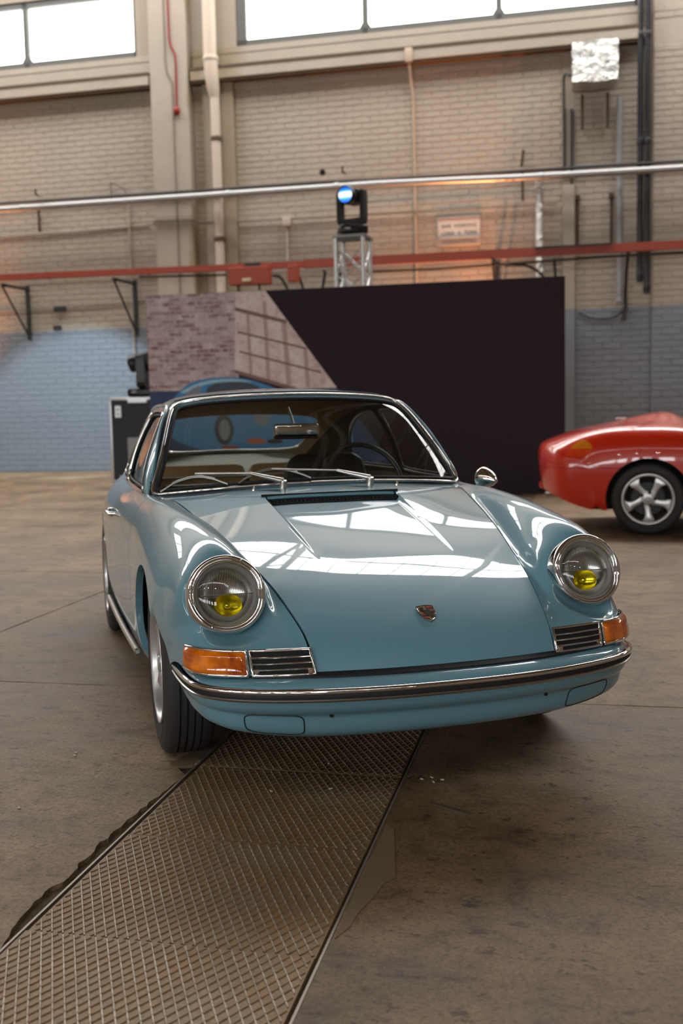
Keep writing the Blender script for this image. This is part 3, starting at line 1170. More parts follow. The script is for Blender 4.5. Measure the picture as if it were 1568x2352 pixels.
DOOR = chaikin([(.575, .95), (.572, .83), (.590, .70), (.592, .50), (.588, .36), (.60, .292), (.68, .285), (1.36, .285), (1.47, .30), (1.52, .42), (1.54, .60), (1.52, .80), (1.515, .95)], 2)


def f_door(V):
    return np.where(np.abs(V[:, 0]) > .60, sd_poly(V[:, 1:3], DOOR), 1.0)


def cut(V, F, *ds):
    for g in ds:
        V, F = clip(V, F, g(V))
    return V, F


GAP = .0030
HV, HF = cut(BV, BF, lambda V: f_hood(V) + GAP)
HV, HF = flange(HV, HF, .010)
hood = np_mesh('hood', HV, HF, PAINT, coupe)
SV, SF = cut(BV, BF, lambda V: GAP - f_hood(V), lambda V: -f_slot(V), lambda V: -f_cabin(V), lambda V: -f_arch(V), lambda V: -f_lamp(V))
DV, DF = SV, SF
SV, SF = cut(SV, SF, lambda V: GAP * 1.2 - f_door(V))
# front fenders, cowl and rear body are cut from the same skin
def f_fender(V):
    return np.maximum(np.maximum(V[:, 1] - .585, hood_x(V[:, 1]) - .002 - np.abs(V[:, 0])), -1.0)


F_V, F_F = cut(SV, SF, lambda V: np.maximum(V[:, 1] - .60, .33 - np.abs(V[:, 0])))
for sgn, nm in ((-1, 'front_fender'), (1, 'front_fender')):
    v, f = cut(F_V, F_F, lambda V: -sgn * V[:, 0])
    v, f = cut(v, f, lambda V: -np.maximum(rear_hood_y(np.abs(V[:, 0])) - V[:, 1] * 1.0, -(hood_x(V[:, 1]) - np.abs(V[:, 0])) + 0.0) if False else np.where((np.abs(V[:, 0]) < .615) & (V[:, 1] > .42), .1, -.1) * 0 - 1)
    v, f = flange(v, f, .026)
    o = np_mesh(nm, v, f, PAINT, coupe)
    if sgn < 0:
        fender_r = o
    else:
        fender_l = o
v, f = cut(SV, SF, lambda V: np.maximum(V[:, 1] - .60, np.abs(V[:, 0]) - .33))
v, f = flange(v, f, .014)
np_mesh('cowl', v, f, PAINT, coupe)
v, f = cut(SV, SF, lambda V: .60 - V[:, 1])
v, f = flange(v, f, .014)
np_mesh('rear_body', v, f, PAINT, coupe)
doors = []
for sgn in (-1, 1):
    v, f = cut(DV, DF, lambda V: f_door(V) + GAP * 1.2, lambda V: -sgn * V[:, 0])
    v, f = flange(v, f, .012)
    doors.append(np_mesh('door', v, f, PAINT, coupe))

# black trough behind the air slot and rubber seal under the nose
mb = MB()
mb.box((0, .315, .822), (.56, .075, .006)).box((0, .348, .842), (.56, .004, .045)).box((0, .286, .820), (.56, .004, .03))
for i in range(34):
    mb.box((-.255 + i * .0155, .318, .832), (.003, .05, .014))
mb.build('air_slot_grille', DARK, coupe)

# greenhouse: top skin (screen, roof, rear glass) and side skin
TOP = [
 [(0,.512,.876),(.25,.526,.873),(.45,.557,.865),(.580,.604,.857),(.683,.670,.846)],
 [(0,.674,1.003),(.24,.681,1.001),(.42,.696,.998),(.535,.723,.994),(.640,.782,.988)],
 [(0,.854,1.138),(.22,.859,1.135),(.39,.870,1.129),(.505,.889,1.122),(.600,.928,1.112)],
 [(0,1.026,1.258),(.20,1.031,1.255),(.36,1.042,1.247),(.470,1.058,1.233),(.551,1.085,1.211)],
 [(0,1.270,1.293),(.20,1.272,1.289),(.40,1.278,1.270),(.490,1.281,1.250),(.550,1.285,1.222)],
 [(0,1.550,1.296),(.20,1.550,1.292),(.40,1.550,1.273),(.492,1.550,1.251),(.552,1.550,1.220)],
 [(0,1.850,1.274),(.20,1.850,1.270),(.40,1.850,1.250),(.487,1.850,1.227),(.546,1.850,1.194)],
 [(0,2.150,1.215),(.20,2.150,1.210),(.39,2.150,1.188),(.472,2.150,1.166),(.530,2.150,1.136)],
 [(0,2.430,1.120),(.19,2.425,1.113),(.37,2.415,1.092),(.448,2.410,1.074),(.506,2.405,1.048)],
 [(0,2.670,1.008),(.18,2.660,1.000),(.34,2.635,.982),(.412,2.622,.971),(.470,2.610,.955)],
 [(0,2.880,.885),(.17,2.868,.880),(.31,2.838,.872),(.375,2.815,.870),(.430,2.790,.868)],
]
_T = np.array(TOP)
top = mirror_grid(smooth_grid(_T, 16, [16, 16, 12, 10]))
TV, TF = top.reshape(-1, 3), grid_faces(*top.shape[:2])
BELT = [(.686, .675, .842), (.699, .80, .846), (.704, .95, .848), (.706, 1.10, .849), (.707, 1.285, .850), (.706, 1.55, .851), (.697, 1.85, .854), (.678, 2.15, .857), (.645, 2.43, .850), (.600, 2.66, .838), (.52, 2.83, .81)]
SIDE = []
for (rail, belt) in zip([r[-1] for r in TOP], BELT):
    rail, belt = np.array(rail), np.array(belt)
    row = []
    for t in (0, .33, .67, 1):
        p = rail * (1 - t) + belt * t
        p[0] += .022 * 4 * t * (1 - t) * (1 - .9 * (rail[2] < .9))
        row.append(p)
    SIDE.append(row)
side = smooth_grid(np.array(SIDE), 16, 10, mirror=False, iters=3)
GV, GF = side.reshape(-1, 3), grid_faces(*side.shape[:2])

SCREEN = [(0, .8925), (.22, .8895), (.46, .878), (.600, .8665), (.664, .858), (.660, .885), (.618, .985), (.577, 1.095), (.548, 1.17), (.518, 1.218), (.44, 1.236), (.30, 1.247), (.15, 1.253), (0, 1.2545)]
SCREEN = SCREEN + [(-x, z) for x, z in SCREEN[-2:0:-1]]
SCREEN = chaikin(SCREEN, 2)
REARW = [(0, .955), (.22, .95), (.36, .955), (.405, .97), (.43, 1.02), (.452, 1.10), (.452, 1.145), (.40, 1.172), (.22, 1.188), (0, 1.192)]
REARW = chaikin(REARW + [(-x, z) for x, z in REARW[-2:0:-1]], 2)
DWIN = chaikin([(.775, .868), (.755, .872), (.80, .93), (1.05, 1.155), (1.10, 1.185), (1.20, 1.195), (1.475, 1.195), (1.505, 1.18), (1.515, 1.15), (1.515, .90), (1.50, .868)], 2)
QWIN = chaikin([(1.575, .872), (1.56, .89), (1.56, 1.15), (1.575, 1.18), (1.62, 1.19), (1.82, 1.17), (2.02, 1.12), (2.18, 1.03), (2.27, .93), (2.265, .88), (2.22, .872)], 2)


def f_screen(V, grow=0.0):
    return np.where(V[:, 1] < 1.25, sd_poly(V[:, [0, 2]], SCREEN) - grow, 1.0)


def f_rearw(V, grow=0.0):
    return np.where(V[:, 1] > 1.7, sd_poly(V[:, [0, 2]], REARW) - grow, 1.0)


def tube_on(name, V, F, pick, r, m, parent, lift=0.0, n=8, offs=(0, 0, 0)):
    """a bead of trim along the open edge of a pane"""
    N = vnormals(V, F)
    best = max((L for L in boundary_loops(F)), key=len)
    pts = (V + lift * N)[best] + np.array(offs)
    keep = [0]
    for i in range(1, len(pts)):
        if np.linalg.norm(pts[i] - pts[keep[-1]]) > .004:
            keep.append(i)
    pts = pts[keep]
    for _ in range(3):
        pts = .5 * pts + .25 * (np.roll(pts, 1, 0) + np.roll(pts, -1, 0))
    mb = MB()
    mb.tube(pts, r, n, closed=True)
    return mb.build(name, m, parent, angle=80)


def flipped(F):
    return [tuple(reversed(f)) for f in F]


rv, rf = cut(TV, TF, lambda V: -f_screen(V), lambda V: -f_rearw(V))
rv, rf = flange(rv, rf, .008)
roof = np_mesh('roof', rv, rf, PAINT, coupe)
wv, wf = cut(TV, TF, lambda V: f_screen(V, .004))
N_ = vnormals(wv, wf)
windscreen = np_mesh('windscreen', wv - .004 * N_, wf, GLASS, coupe)
tube_on('windscreen_trim', wv, wf, None, .0068, CHROME, windscreen, .0045)
wv2, wf2 = cut(TV, TF, lambda V: f_screen(V, -.012))
tube_on('windscreen_seal', wv2, wf2, None, .0075, RUBBER, windscreen, .0002)
wv3, wf3 = cut(TV, TF, lambda V: f_screen(V, .020))
tube_on('windscreen_gasket', wv3, wf3, None, .007, RUBBER, windscreen, -.001)
wv, wf = cut(TV, TF, lambda V: f_rearw(V, .004))
N_ = vnormals(wv, wf)
rear_window = np_mesh('rear_window', wv - .004 * N_, wf, GLASS, coupe)
tube_on('rear_window_trim', wv, wf, None, .007, CHROME, rear_window, .003)

for sgn in (-1, 1):
    S = np.array([sgn, 1, 1])
    fl = (lambda F: F) if sgn > 0 else flipped
    win = lambda V: np.minimum(sd_poly(V[:, 1:3], DWIN), sd_poly(V[:, 1:3], QWIN))
    v, f = cut(GV, GF, lambda V: -win(V))
    v, f = v * S, fl(f)
    v, f = flange(v, f, .007)
    np_mesh('window_frame', v, f, PAINT, coupe)
    for nm, outl in (('door_window', DWIN), ('quarter_window', QWIN)):
        v, f = cut(GV, GF, lambda V: sd_poly(V[:, 1:3], outl) - .003)
        v, f = v * S, fl(f)
        N_ = vnormals(v, f)
        pane = np_mesh(nm, v - .010 * N_, f, GLASS, coupe)
        tube_on('window_trim', v, f, None, .0055, CHROME, pane, .003)
        v2, f2 = cut(GV, GF, lambda V: sd_poly(V[:, 1:3], outl) + .012)
        tube_on('window_seal', v2 * S, fl(f2), None, .006, RUBBER, pane, -.004)
    # drip rail along the screen pillar and roof edge
    rail = catmull(np.array([r[-1] for r in TOP]) * S, 10)
    MB().tube([Vector(p) + Vector((.003 * sgn, 0, .002)) for p in rail[4:96]], .0075, 8).build('drip_rail', PAINT, coupe, angle=80)
    beltc = catmull(np.array(BELT[:9]) * S, 8)
    MB().tube([Vector(p) + Vector((.004 * sgn, 0, .010)) for p in beltc[2:]], .0052, 8).build('belt_trim', CHROME, coupe, angle=80)
    # small vent-window post
    MB().tube([Vector((.686 * sgn, .865, .868)), Vector((.640 * sgn, .99, 1.04)), Vector((.607 * sgn, 1.02, 1.12))], .005, 8).build('vent_window_post', CHROME, coupe)
    # sill trim
    st = [(.766, .445, .262), (.772, .70, .252), (.782, 1.05, .246), (.792, 1.45, .246), (.799, 1.82, .252)]
    st = [Vector((x * sgn + .006 * sgn, y, z)) for x, y, z in catmull(st, 6)]
    trim = MB().tube(st, .0125, 10).build('sill_trim', STEEL, coupe, angle=80)
    MB().tube([st[0], st[0] + Vector((0, -.012, .001))], [.0135, .008], 10).build('end_cap', CHROME, trim)
    # door handle
    dm = doors[0 if sgn < 0 else 1]
    hx = .787 * sgn
    hb = MB()
    hb.tube([(hx, 1.43, .735), (hx + .022 * sgn, 1.425, .737), (hx + .036 * sgn, 1.40, .736), (hx + .038 * sgn, 1.33, .734), (hx + .028 * sgn, 1.285, .732), (hx + .0 * sgn, 1.275, .731)], [.011, .0115, .0125, .010, .009, .008], 12)
    hb.lathe([(0, .022), (.010, .020), (.0125, .01), (.0125, 0)], Matrix.Translation((hx, 1.44, .715)) @ Matrix.Rotation(sgn * math.pi / 2, 4, 'Y'), 16)
    hb.build('door_handle', CHROME, dm)

# ------------------------------------------------------------------ lamps
hl_basis = Matrix.Identity(4)
zz = HL_N
xx = Vector((1, 0, 0))
yy = zz.cross(xx)           # points up the lamp face
for k in range(3):
    hl_basis[k][0], hl_basis[k][1], hl_basis[k][2] = xx[k], yy[k], zz[k]
for sgn in (-1, 1):
    M = Matrix.Translation((HL_C.x * sgn, HL_C.y, HL_C.z)) @ hl_basis
    lamp = MB().lathe([(.095, -.085), (.1165, -.085), (.1188, -.03), (.1180, -.008), (.1155, .002), (.110, .0062), (.1045, .0050), (.1030, .0020), (.1015, .0030), (.0965, .0015), (.0935, -.004), (.0920, -.012), (.0915, -.02)], M, 72).build('headlight', CHROME, coupe, angle=60)
    tag(lamp, 'headlight under a clear lens with a yellow lower lamp')
    MB().lathe([(.1160, -.10), (.1195, -.098), (.1200, -.078), (.1175, -.072)], M, 64).build('rubber_gasket', RUBBER, lamp)
    MB().lathe([(0.0005, .024), (.03, .0225), (.055, .0175), (.075, .0105), (.084, .004), (.0930, -.005)], M, 56).build('outer_lens', LENS, lamp, angle=80)
    MB().lathe([(.0925, -.012), (.088, -.011), (.0815, -.016), (.0795, -.022)], M, 56).build('inner_ring', LAMPGREY, lamp)
    MB().lathe([(.0800, -.020), (.0755, -.034), (.060, -.052), (.040, -.062), (.018, -.067), (.0005, -.068)], M, 56).build('reflector', REFLECTOR, lamp, angle=80)
    rib = MB()
    for i in range(27):
        x = -.0650 + i * .005
        hgt = math.sqrt(max(.0755 ** 2 - x * x, 0))
        rib.tube([M @ Vector((x, .004, -.020)), M @ Vector((x, hgt * .97, -.020))], .0006, 4)
    rib.build('lens_ribs', LAMPGREY, lamp)
    MB().box((0, .002, -.030), (.146, .0018, .012)).build('divider', LAMPGREY, lamp, M=None).matrix_local = M
    fog = MB()
    Mf = M @ Matrix.Translation((-.004 * sgn, -.030, -.028)) @ Matrix.Diagonal((1, .80, 1, 1))
    fog.lathe([(.0005, -.020), (.016, -.018), (.030, -.010), (.041, .002), (.0425, .006)], Mf, 36)
    fog.lathe([(.0005, .006), (.008, .004), (.011, -.004), (.010, -.016)], Mf, 20)
    tag(fog.build('fog_reflector', YELLOW, lamp, angle=80), 'yellow lower lamp of the headlight')
    for a in (62, 242):
        p = M @ Vector((.1085 * math.cos(a * D2R), .1085 * math.sin(a * D2R), .0055))
        MB().lathe([(0, .0042), (.0028, .0036), (.0042, .0015), (.0044, -.002)], Matrix.Translation(p) @ hl_basis, 14).build('screw', CHROME, lamp)

    # horn grille
    q = {k: Vector((x * sgn, y - .006, z)) for k, (x, y, z) in dict(ti=(.381, -.802, .511), bi=(.373, -.842, .4475), bo=(.545, -.803, .4475), to=(.549, -.777, .513)).items()}
    mid = lambda a, b, t: a * (1 - t) + b * t
    bow = lambda a, b, n=7, k=.004: [mid(a, b, i / (n - 1)) + Vector((0, -k * 4 * (i / (n - 1)) * (1 - i / (n - 1)), 0)) for i in range(n)]
    gm = MB()
    loop = bow(q['ti'], q['to'])[:-1] + bow(q['to'], q['bo'], 5, 0)[:-1] + bow(q['bo'], q['bi'])[:-1] + bow(q['bi'], q['ti'], 5, .002)[:-1]
    gm.tube(loop, .0048, 8, closed=True)
    for c, dx in (('ti', 1), ('to', -1), ('bi', 1), ('bo', -1)):
        p = q[c] + Vector((.013 * dx * sgn, .002, .009 * (1 if c[0] == 'b' else -1)))
        gm.box(p, (.017, .005, .017), bev=.001)
    grille = gm.build('horn_grille', CHROME, coupe, angle=60)
    bt, bb = bow(q['ti'], q['to']), bow(q['bi'], q['bo'])
    back = MB().sweep([[v_ + Vector((0, .0005, 0)) for v_ in bt], [v_ + Vector((0, .0005, 0)) for v_ in bb]], closed_ring=False)
    back.build('grille_backing', DARK, grille)
    for i, t in enumerate((.28, .52, .76)):
        a, b = mid(q['ti'], q['bi'], t), mid(q['to'], q['bo'], t)
        MB().tube([v_ + Vector((0, -.0035, 0)) for v_ in bow(a, b)], .0030, 8).build('slat', CHROME, grille)
    for c, dx in (('ti', 1), ('to', -1), ('bi', 1), ('bo', -1)):
        p = q[c] + Vector((.013 * dx * sgn, -.001, .009 * (1 if c[0] == 'b' else -1)))
        MB().lathe([(0, .002), (.0028, .0015), (.0032, 0)], Matrix.Translation(p) @ Matrix.Rotation(math.pi / 2, 4, 'X'), 10).build('screw', STEEL, grille)

    # front indicator wrapping round the corner
    lo = catmull([(.557, -.803, .4475), (.61, -.778, .4475), (.662, -.744, .4475), (.696, -.696, .4475), (.713, -.632, .4475)], 6)
    hi = catmull([(.559, -.778, .513), (.61, -.756, .513), (.658, -.718, .513), (.692, -.668, .512), (.709, -.624, .510)], 6)
    rows = []
    for t in np.linspace(0, 1, 9):
        p = lo * (1 - t) + hi * t
        tg = np.gradient(p, axis=0)
        nr = np.stack([-tg[:, 1], tg[:, 0], 0 * tg[:, 0]], 1)
        nr *= -1
        nr /= np.linalg.norm(nr, axis=1, keepdims=True)
        u = np.linspace(0, 1, len(p))
        edge = np.clip(np.minimum(np.minimum(u, 1 - u) * 14, np.minimum(t, 1 - t) * 6), 0, 1) ** .5
        rows.append(p + nr * (.004 + .012 * edge)[:, None])
    R = np.array(rows) * np.array([sgn, 1, 1])
    ind = np_mesh('indicator', R.reshape(-1, 3), grid_faces(*R.shape[:2]), AMBER, coupe, angle=70)
    tag(ind, 'amber indicator lens')
    fr = list(R[0]) + list(R[1:-1, -1]) + list(R[-1][::-1]) + list(R[1:-1, 0][::-1])
    MB().tube(fr, .0045, 8, closed=True).build('indicator_frame', CHROME, ind, angle=70)

# ------------------------------------------------------------------ bumper
PLAN = [(0, -.945), (.12, -.942), (.24, -.931), (.36, -.910), (.48, -.876), (.575, -.834), (.643, -.784), (.686, -.722), (.706, -.638), (.716, -.530), (.720, -.425)]
plan = catmull(PLAN, 8)
plan = np.concatenate([plan[:0:-1] * np.array([-1, 1]), plan], 0)
tg = np.gradient(plan, axis=0)
nrm = np.stack([tg[:, 1], -tg[:, 0]], 1)
nrm /= np.linalg.norm(nrm, axis=1, keepdims=True)


def along(prof, k_of=None):
    """sweep a section (outward offset, height) along the bumper line"""
    rings = []
    for (p, n) in zip(plan, nrm):
        ax = abs(p[0])
        k = np.interp(ax, [0, .42, .55, .64, .70, .73, .735], [1, 1, .92, .80, .62, .45, .38])
        if p[1] > -.60:
            k *= 1 - .25 * (p[1] + .60) / .18
        ring = []
        for (o, z) in prof:
            zz_ = z if z >= .378 else .378 - (.378 - z) * k
            oo = o if z >= .378 else o * np.interp(ax, [0, .42, .55, .64, .70, .735], [1, 1, .88, .62, .34, .12])
            ring.append((p[0] + n[0] * oo, p[1] + n[1] * oo, zz_))
        rings.append(ring)
    return rings


BPROF = chaikin([(-.075, .440), (-.055, .440), (-.030, .435), (-.010, .425), (-.003, .413), (-.003, .386), (-.005, .374), (-.012, .356), (-.027, .340), (-.040, .334), (-.046, .320), (-.053, .295), (-.066, .270), (-.095, .252), (-.150, .248)], 2, closed=False)
rings = along(BPROF)
bumper = MB().sweep(rings, closed_ring=False).build('front_bumper', PAINT, coupe, angle=60)
for name, prof, m in (
    ('chrome_strip', [(-.006, .4195), (.004, .4210), (.012, .4190), (.0155, .4135), (.0145, .4085), (.010, .4055), (-.006, .4050)], CHROME),
    ('rubber_insert', [(-.006, .4055), (.0085, .4050), (.0105, .3985), (.0085, .3920), (-.006, .3915)], RUBBER),
    ('lower_chrome_strip', [(-.006, .3920), (.009, .3920), (.0120, .3885), (.010, .3840), (.003, .3805), (-.006, .3800)], STEEL),
):
    MB().sweep(along(prof), closed_ring=True, cap=True).build(name, m, bumper, angle=50)
MB().sweep(along([(-.085, .452), (-.060, .4515), (-.045, .444), (-.045, .437), (-.085, .436)]), closed_ring=True).build('bumper_seal', RUBBER, bumper, angle=50)
RG = np.array(rings)
RX = RG[:, 0, 0]
for sgn in (-1, 1):
    # outline of the fog-lamp blanking plate, a dark groove with its own plate
    cx, hw = .477, .074
    loop = []
    for a in np.linspace(0, 2 * math.pi, 49)[:-1]:
        c, s = math.cos(a), math.sin(a)
        ex = .42
        px = cx + hw * np.sign(c) * abs(c) ** ex
        pt = .5 - .5 * np.sign(s) * abs(s) ** ex
        # march down the section: 0 = under the crease, 1 = towards the underside
        zt = .3335 - pt * .066
        iu = np.interp(px * sgn, RX, np.arange(len(RX)))
        i0 = int(iu)
        w = iu - i0
        sec = RG[i0] * (1 - w) + RG[min(i0 + 1, len(RG) - 1)] * w
        kk = np.interp(zt, np.array([q_[1] for q_ in BPROF])[::-1], np.arange(len(BPROF))[::-1])
        j0 = int(kk)
        w2 = kk - j0
        loop.append(Vector(sec[j0] * (1 - w2) + sec[min(j0 + 1, len(BPROF) - 1)] * w2))
    MB().tube(loop, .0021, 6, closed=True).build('fog_plate_gap', RUBBER, bumper)
    iu = int(np.interp(.323 * sgn, RX, np.arange(len(RX))))
    kk = int(np.interp(.330, np.array([q_[1] for q_ in BPROF])[::-1], np.arange(len(BPROF))[::-1]))
    MB().lathe([(0, .003), (.006, .003), (.0065, -.002)], Matrix.Translation(RG[iu, kk]) @ Matrix.Rotation(math.pi / 2, 4, 'X'), 14).build('bolt_hole', DARK, bumper)

# ------------------------------------------------------------------ wheels
def build_wheel():
    Mx = Matrix.Rotation(math.pi / 2, 4, 'Y')
    w = .0825
    R_ = .314
    tp = [(.198, -.070), (.215, -.078), (.245, -.0865), (.275, -.0860), (.296, -.0800), (.3065, -.0700), (.3110, -.0600)]
    tread = []
    for c in (-.036, -.012, .012, .036):
        tread += [(R_ - .0004 * abs(c) * 40, c - .0042), (R_ - .008, c - .0032), (R_ - .008, c + .0032), (R_ - .0004 * abs(c) * 40, c + .0042)]
    tp = tp + tread + [(r, -h) for r, h in reversed(tp)]
    tyre = MB().lathe(tp, Mx, 96)
    whl = tyre.build('wheel', TYRE, coupe, angle=30)
    # sidewall ribs
    MB().lathe([(.252, .0868), (.2545, .0880), (.257, .0872)], Mx, 72).build('sidewall_ring', TYRE, whl)
    MB().lathe([(.2035, .079), (.2070, .0815), (.2050, .0855), (.1990, .0840), (.1955, .074), (.1900, .060), (.1860, .030), (.184, -.05), (.198, -.075)], Mx, 72).build('rim', ALLOY, whl, angle=60)
    MB().lathe([(.178, .018), (.060, .012), (.0005, .012)], Mx, 40).build('brake_drum', DARK, whl)
    for i in range(5):
        a = 2 * math.pi * i / 5 + .3
        outl = catmull([(.030, -.020), (.030, .020), (.062, .030), (.110, .043), (.150, .046), (.176, .030), (.184, 0), (.176, -.030), (.150, -.046), (.110, -.043), (.062, -.030)], 3, True)
        sp = MB()
        n_ = len(outl)
        lay = []
        for (sc_, h) in ((1.0, .038), (1.0, .052), (.93, .061), (.80, .064)):
            cxm = .108
            lay.append([Mx @ Matrix.Rotation(a, 4, 'Z') @ Vector((cxm + (x - cxm) * sc_, y * sc_, h + .010 * (1 - abs(y) / .05) - .004 * (x - .1) / .08)) for x, y in outl])
        sp.sweep(lay)
        sp.f.append(tuple(range(3 * n_, 4 * n_)))
        sp.mi.append(0)
        sp.build('spoke', ALLOY, whl, angle=50)
    MB().lathe([(.0005, .079), (.020, .078), (.029, .074), (.032, .066), (.033, .040)], Mx, 32).build('hub_cap', ALLOY, whl, angle=50)
    for i in range(5):
        a = 2 * math.pi * (i + .5) / 5 + .3
        p = Mx @ Vector((.052 * math.cos(a), .052 * math.sin(a), .050))
        MB().lathe([(0, .014), (.008, .013), (.010, .004), (.010, -.02)], Matrix.Translation(p) @ Mx, 10).build('wheel_nut', STEEL, whl)
    return whl


wheel0 = build_wheel()
for i, (x, y, rz) in enumerate(((-.657, 0, math.pi), (.657, 0, 0), (-.716, 2.211, math.pi), (.716, 2.211, 0))):
    o = wheel0 if i == 0 else twin(wheel0, coupe)
    o.matrix_parent_inverse = Matrix.Identity(4)
    o.location = (x, y, .3135)
    o.rotation_euler = (0, 0, rz)

# dark underbody and wheel houses
ub = MB()
ub.box((0, -.55, .36), (.80, .34, .12)).box((0, 0, .40), (.90, .80, .30)).box((0, 1.12, .24), (1.36, 1.42, .10)).box((0, 2.2, .42), (.92, .75, .30)).box((0, 2.75, .42), (1.1, .5, .22))
for y in (0, 2.211):
    for sgn in (-1, 1):
        arc = [(y + .352 * math.cos(t), .313 + .352 * math.sin(t)) for t in np.linspace(-.35, math.pi - .42 if y < 1 else math.pi + .35, 22)]
        ub.sweep([[(sgn * .735, a, b) for a, b in arc], [(sgn * .50, a, b) for a, b in arc]], closed_ring=False)
        ub.add([(sgn * .50, a, b) for a, b in arc], [tuple(range(len(arc)))])
ub.build('underbody', DARK, coupe, angle=30)

# ------------------------------------------------------------------ wipers, washers, mirror, badge
def onT(x, b):
    """point on the screen skin at lateral x and height z = b"""
    P = TV[(TV[:, 1] < 1.2)]
    d = (P[:, 0] - x) ** 2 + (P[:, 2] - b) ** 2
    i = np.argsort(d)[:6]
    w = 1 / (d[i] + 1e-7)
    return Vector((P[i] * w[:, None]).sum(0) / w.sum())


def onB(x, y):
    P = BV[BV[:, 2] > .4]
    d = (P[:, 0] - x) ** 2 + (P[:, 1] - y) ** 2
    i = np.argsort(d)[:6]
    w = 1 / (d[i] + 1e-7)
    return Vector((P[i] * w[:, None]).sum(0) / w.sum())


for (px, tip_a, bl) in ((-.166, (-.50, .945), (-.640, -.375)), (.200, (-.19, .955), (-.335, -.03))):
    base = onB(px, .468) + Vector((0, 0, 0))
    wp = MB().lathe([(.017, -.004), (.017, .004), (.0145, .009), (.0140, .028), (.012, .034), (.0005, .036)], Matrix.Translation(base) @ Matrix.Rotation(.25, 4, 'X'), 20)
    wiper = wp.build('wiper', STEEL, coupe, angle=50)
    p0 = base + Vector((0, -.004, .030))
    p1 = onT(px - .115, .925) + Vector((0, -.030, .010))
    p2 = onT(tip_a[0], tip_a[1] - .018) + Vector((0, -.024, .012))
    am = MB()
    am.tube([p0, mid(p0, p1, .3), p1], [.012, .0105, .0062], 8)
    am.tube([p1, mid(p1, p2, .5), p2], .0040, 8)
    am.build('wiper_arm', STEEL, wiper, angle=60)
    bp = []
    for t in np.linspace(0, 1, 12):
        x = bl[0] * (1 - t) + bl[1] * t
        zb = .893 - .035 * (abs(x) / .6) ** 2 + .040 * (1 - (2 * t - 1) ** 2) + .012
        bp.append(onT(x, zb) + Vector((0, -.012, .005)))
    bd = MB()
    bd.tube(bp, .0044, 6)
    bd.tube([b_ + Vector((0, -.007, .005)) for b_ in bp[2:10]], .0036, 6)
    bd.build('wiper_blade', STEEL, wiper)
    MB().tube([b_ + Vector((0, .007, -.004)) for b_ in bp], .003, 6).build('blade_rubber', RUBBER, wiper)
for x in (-.285, .318):
    p = onB(x, .475)
    MB().lathe([(.0085, -.002), (.0085, .003), (.006, .008), (.0035, .013), (.0005, .0145)], Matrix.Translation(p), 14).build('washer_jet', CHROME, coupe)

# bullet mirror on the car's left door
mp = Vector((.788, .63, .872))
mr = MB()
ax = Vector((.32, -1, -.16)).normalized()
up = Vector((0, 0, 1))
Mm = ax.to_track_quat('Z', 'Y').to_matrix().to_4x4()
Mm = Matrix.Translation(mp) @ Mm @ Matrix.Scale(.90, 4)
mr.lathe([(.0005, -.030), (.048, -.030), (.0515, -.026), (.0520, -.018), (.049, .0), (.043, .020), (.033, .042), (.020, .060), (.011, .068), (.0095, .075), (.0005, .077)], Mm, 40)
mirror = mr.build('door_mirror', CHROME, coupe, angle=50)
MB().tube([mp + Vector((0, 0, -.040)), mp + Vector((-.010, .012, -.062)), Vector((.760, .655, .800))], [.010, .010, .020], 12).build('mirror_stem', CHROME, mirror)
MB().lathe([(.0005, -.0305), (.047, -.0305)], Mm, 32).build('mirror_glass', mat('mirror_silver', (.9, .9, .9), .02, 1.0), mirror)

# shield badge on the nose
bc = onB(0, -.745)
e1 = onB(0, -.715) - onB(0, -.775)
yv = e1.normalized()
xv = Vector((1, 0, 0))
zv = xv.cross(yv)
Mb = Matrix(((xv.x, yv.x, zv.x, bc.x), (xv.y, yv.y, zv.y, bc.y), (xv.z, yv.z, zv.z, bc.z), (0, 0, 0, 1)))
SHIELD = [(-.026, .034), (-.013, .037), (0, .038), (.013, .037), (.026, .034), (.0265, .012), (.023, -.008), (.014, -.026), (0, -.037), (-.014, -.026), (-.023, -.008), (-.0265, .012)]
GOLD = mat('badge_gold', (.30, .22, .12), .35, 1.0)
BRED = mat('badge_red', (.30, .035, .012), .3, coat=1.0)
BBLK = mat('badge_black', (.015, .012, .010), .3, coat=1.0)
badge = MB().prism(SHIELD, .001, .0055, Mb).build('badge', GOLD, hood, smooth=False)
# quartered field: banded top right and lower left, plain antler quarters opposite, small centre shield
qd = MB()
def band(x0, x1, y0, y1, mi, h=.0062):
    poly = []
    for (x, y) in ((x0, y0), (x1, y0), (x1, y1), (x0, y1)):
        lim = np.interp(y, [-.037, -.026, -.008, .012, .034], [0, .012, .021, .0240, .0240])
        poly.append((max(-lim, min(lim, x)), y))
    qd.cur = mi
    qd.prism(poly, .005, h, Mb)
for i in range(4):
    band(.002, .024, .0325 - i * .0078, .0325 - (i + 1) * .0078, i % 2)
    band(-.023, -.002, -.0005 - i * .0078, -.0005 - (i + 1) * .0078, i % 2)
qd.build('badge_bands', [BRED, BBLK], badge, smooth=False)
an = MB()
for (ox, oy, fl) in ((-.0125, .018, 1), (.0115, -.012, 1)):
    for j in range(3):
        yj = oy + .009 - j * .007
        an.tube([Mb @ Vector((ox - .007, yj - .003, .006)), Mb @ Vector((ox - .002, yj, .0066)), Mb @ Vector((ox + .004, yj - .001, .0066)), Mb @ Vector((ox + .008, yj + .003, .006))], .0007, 5)
an.build('badge_antlers', BBLK, badge)
MB().prism([(x * .36, y * .36 + .001) for x, y in SHIELD], .005, .0072, Mb).build('badge_centre', BBLK, badge, smooth=False)
MB().tube([Mb @ Vector((x, y, .0055)) for x, y in SHIELD], .0011, 6, closed=True).build('badge_rim', CHROME, badge)

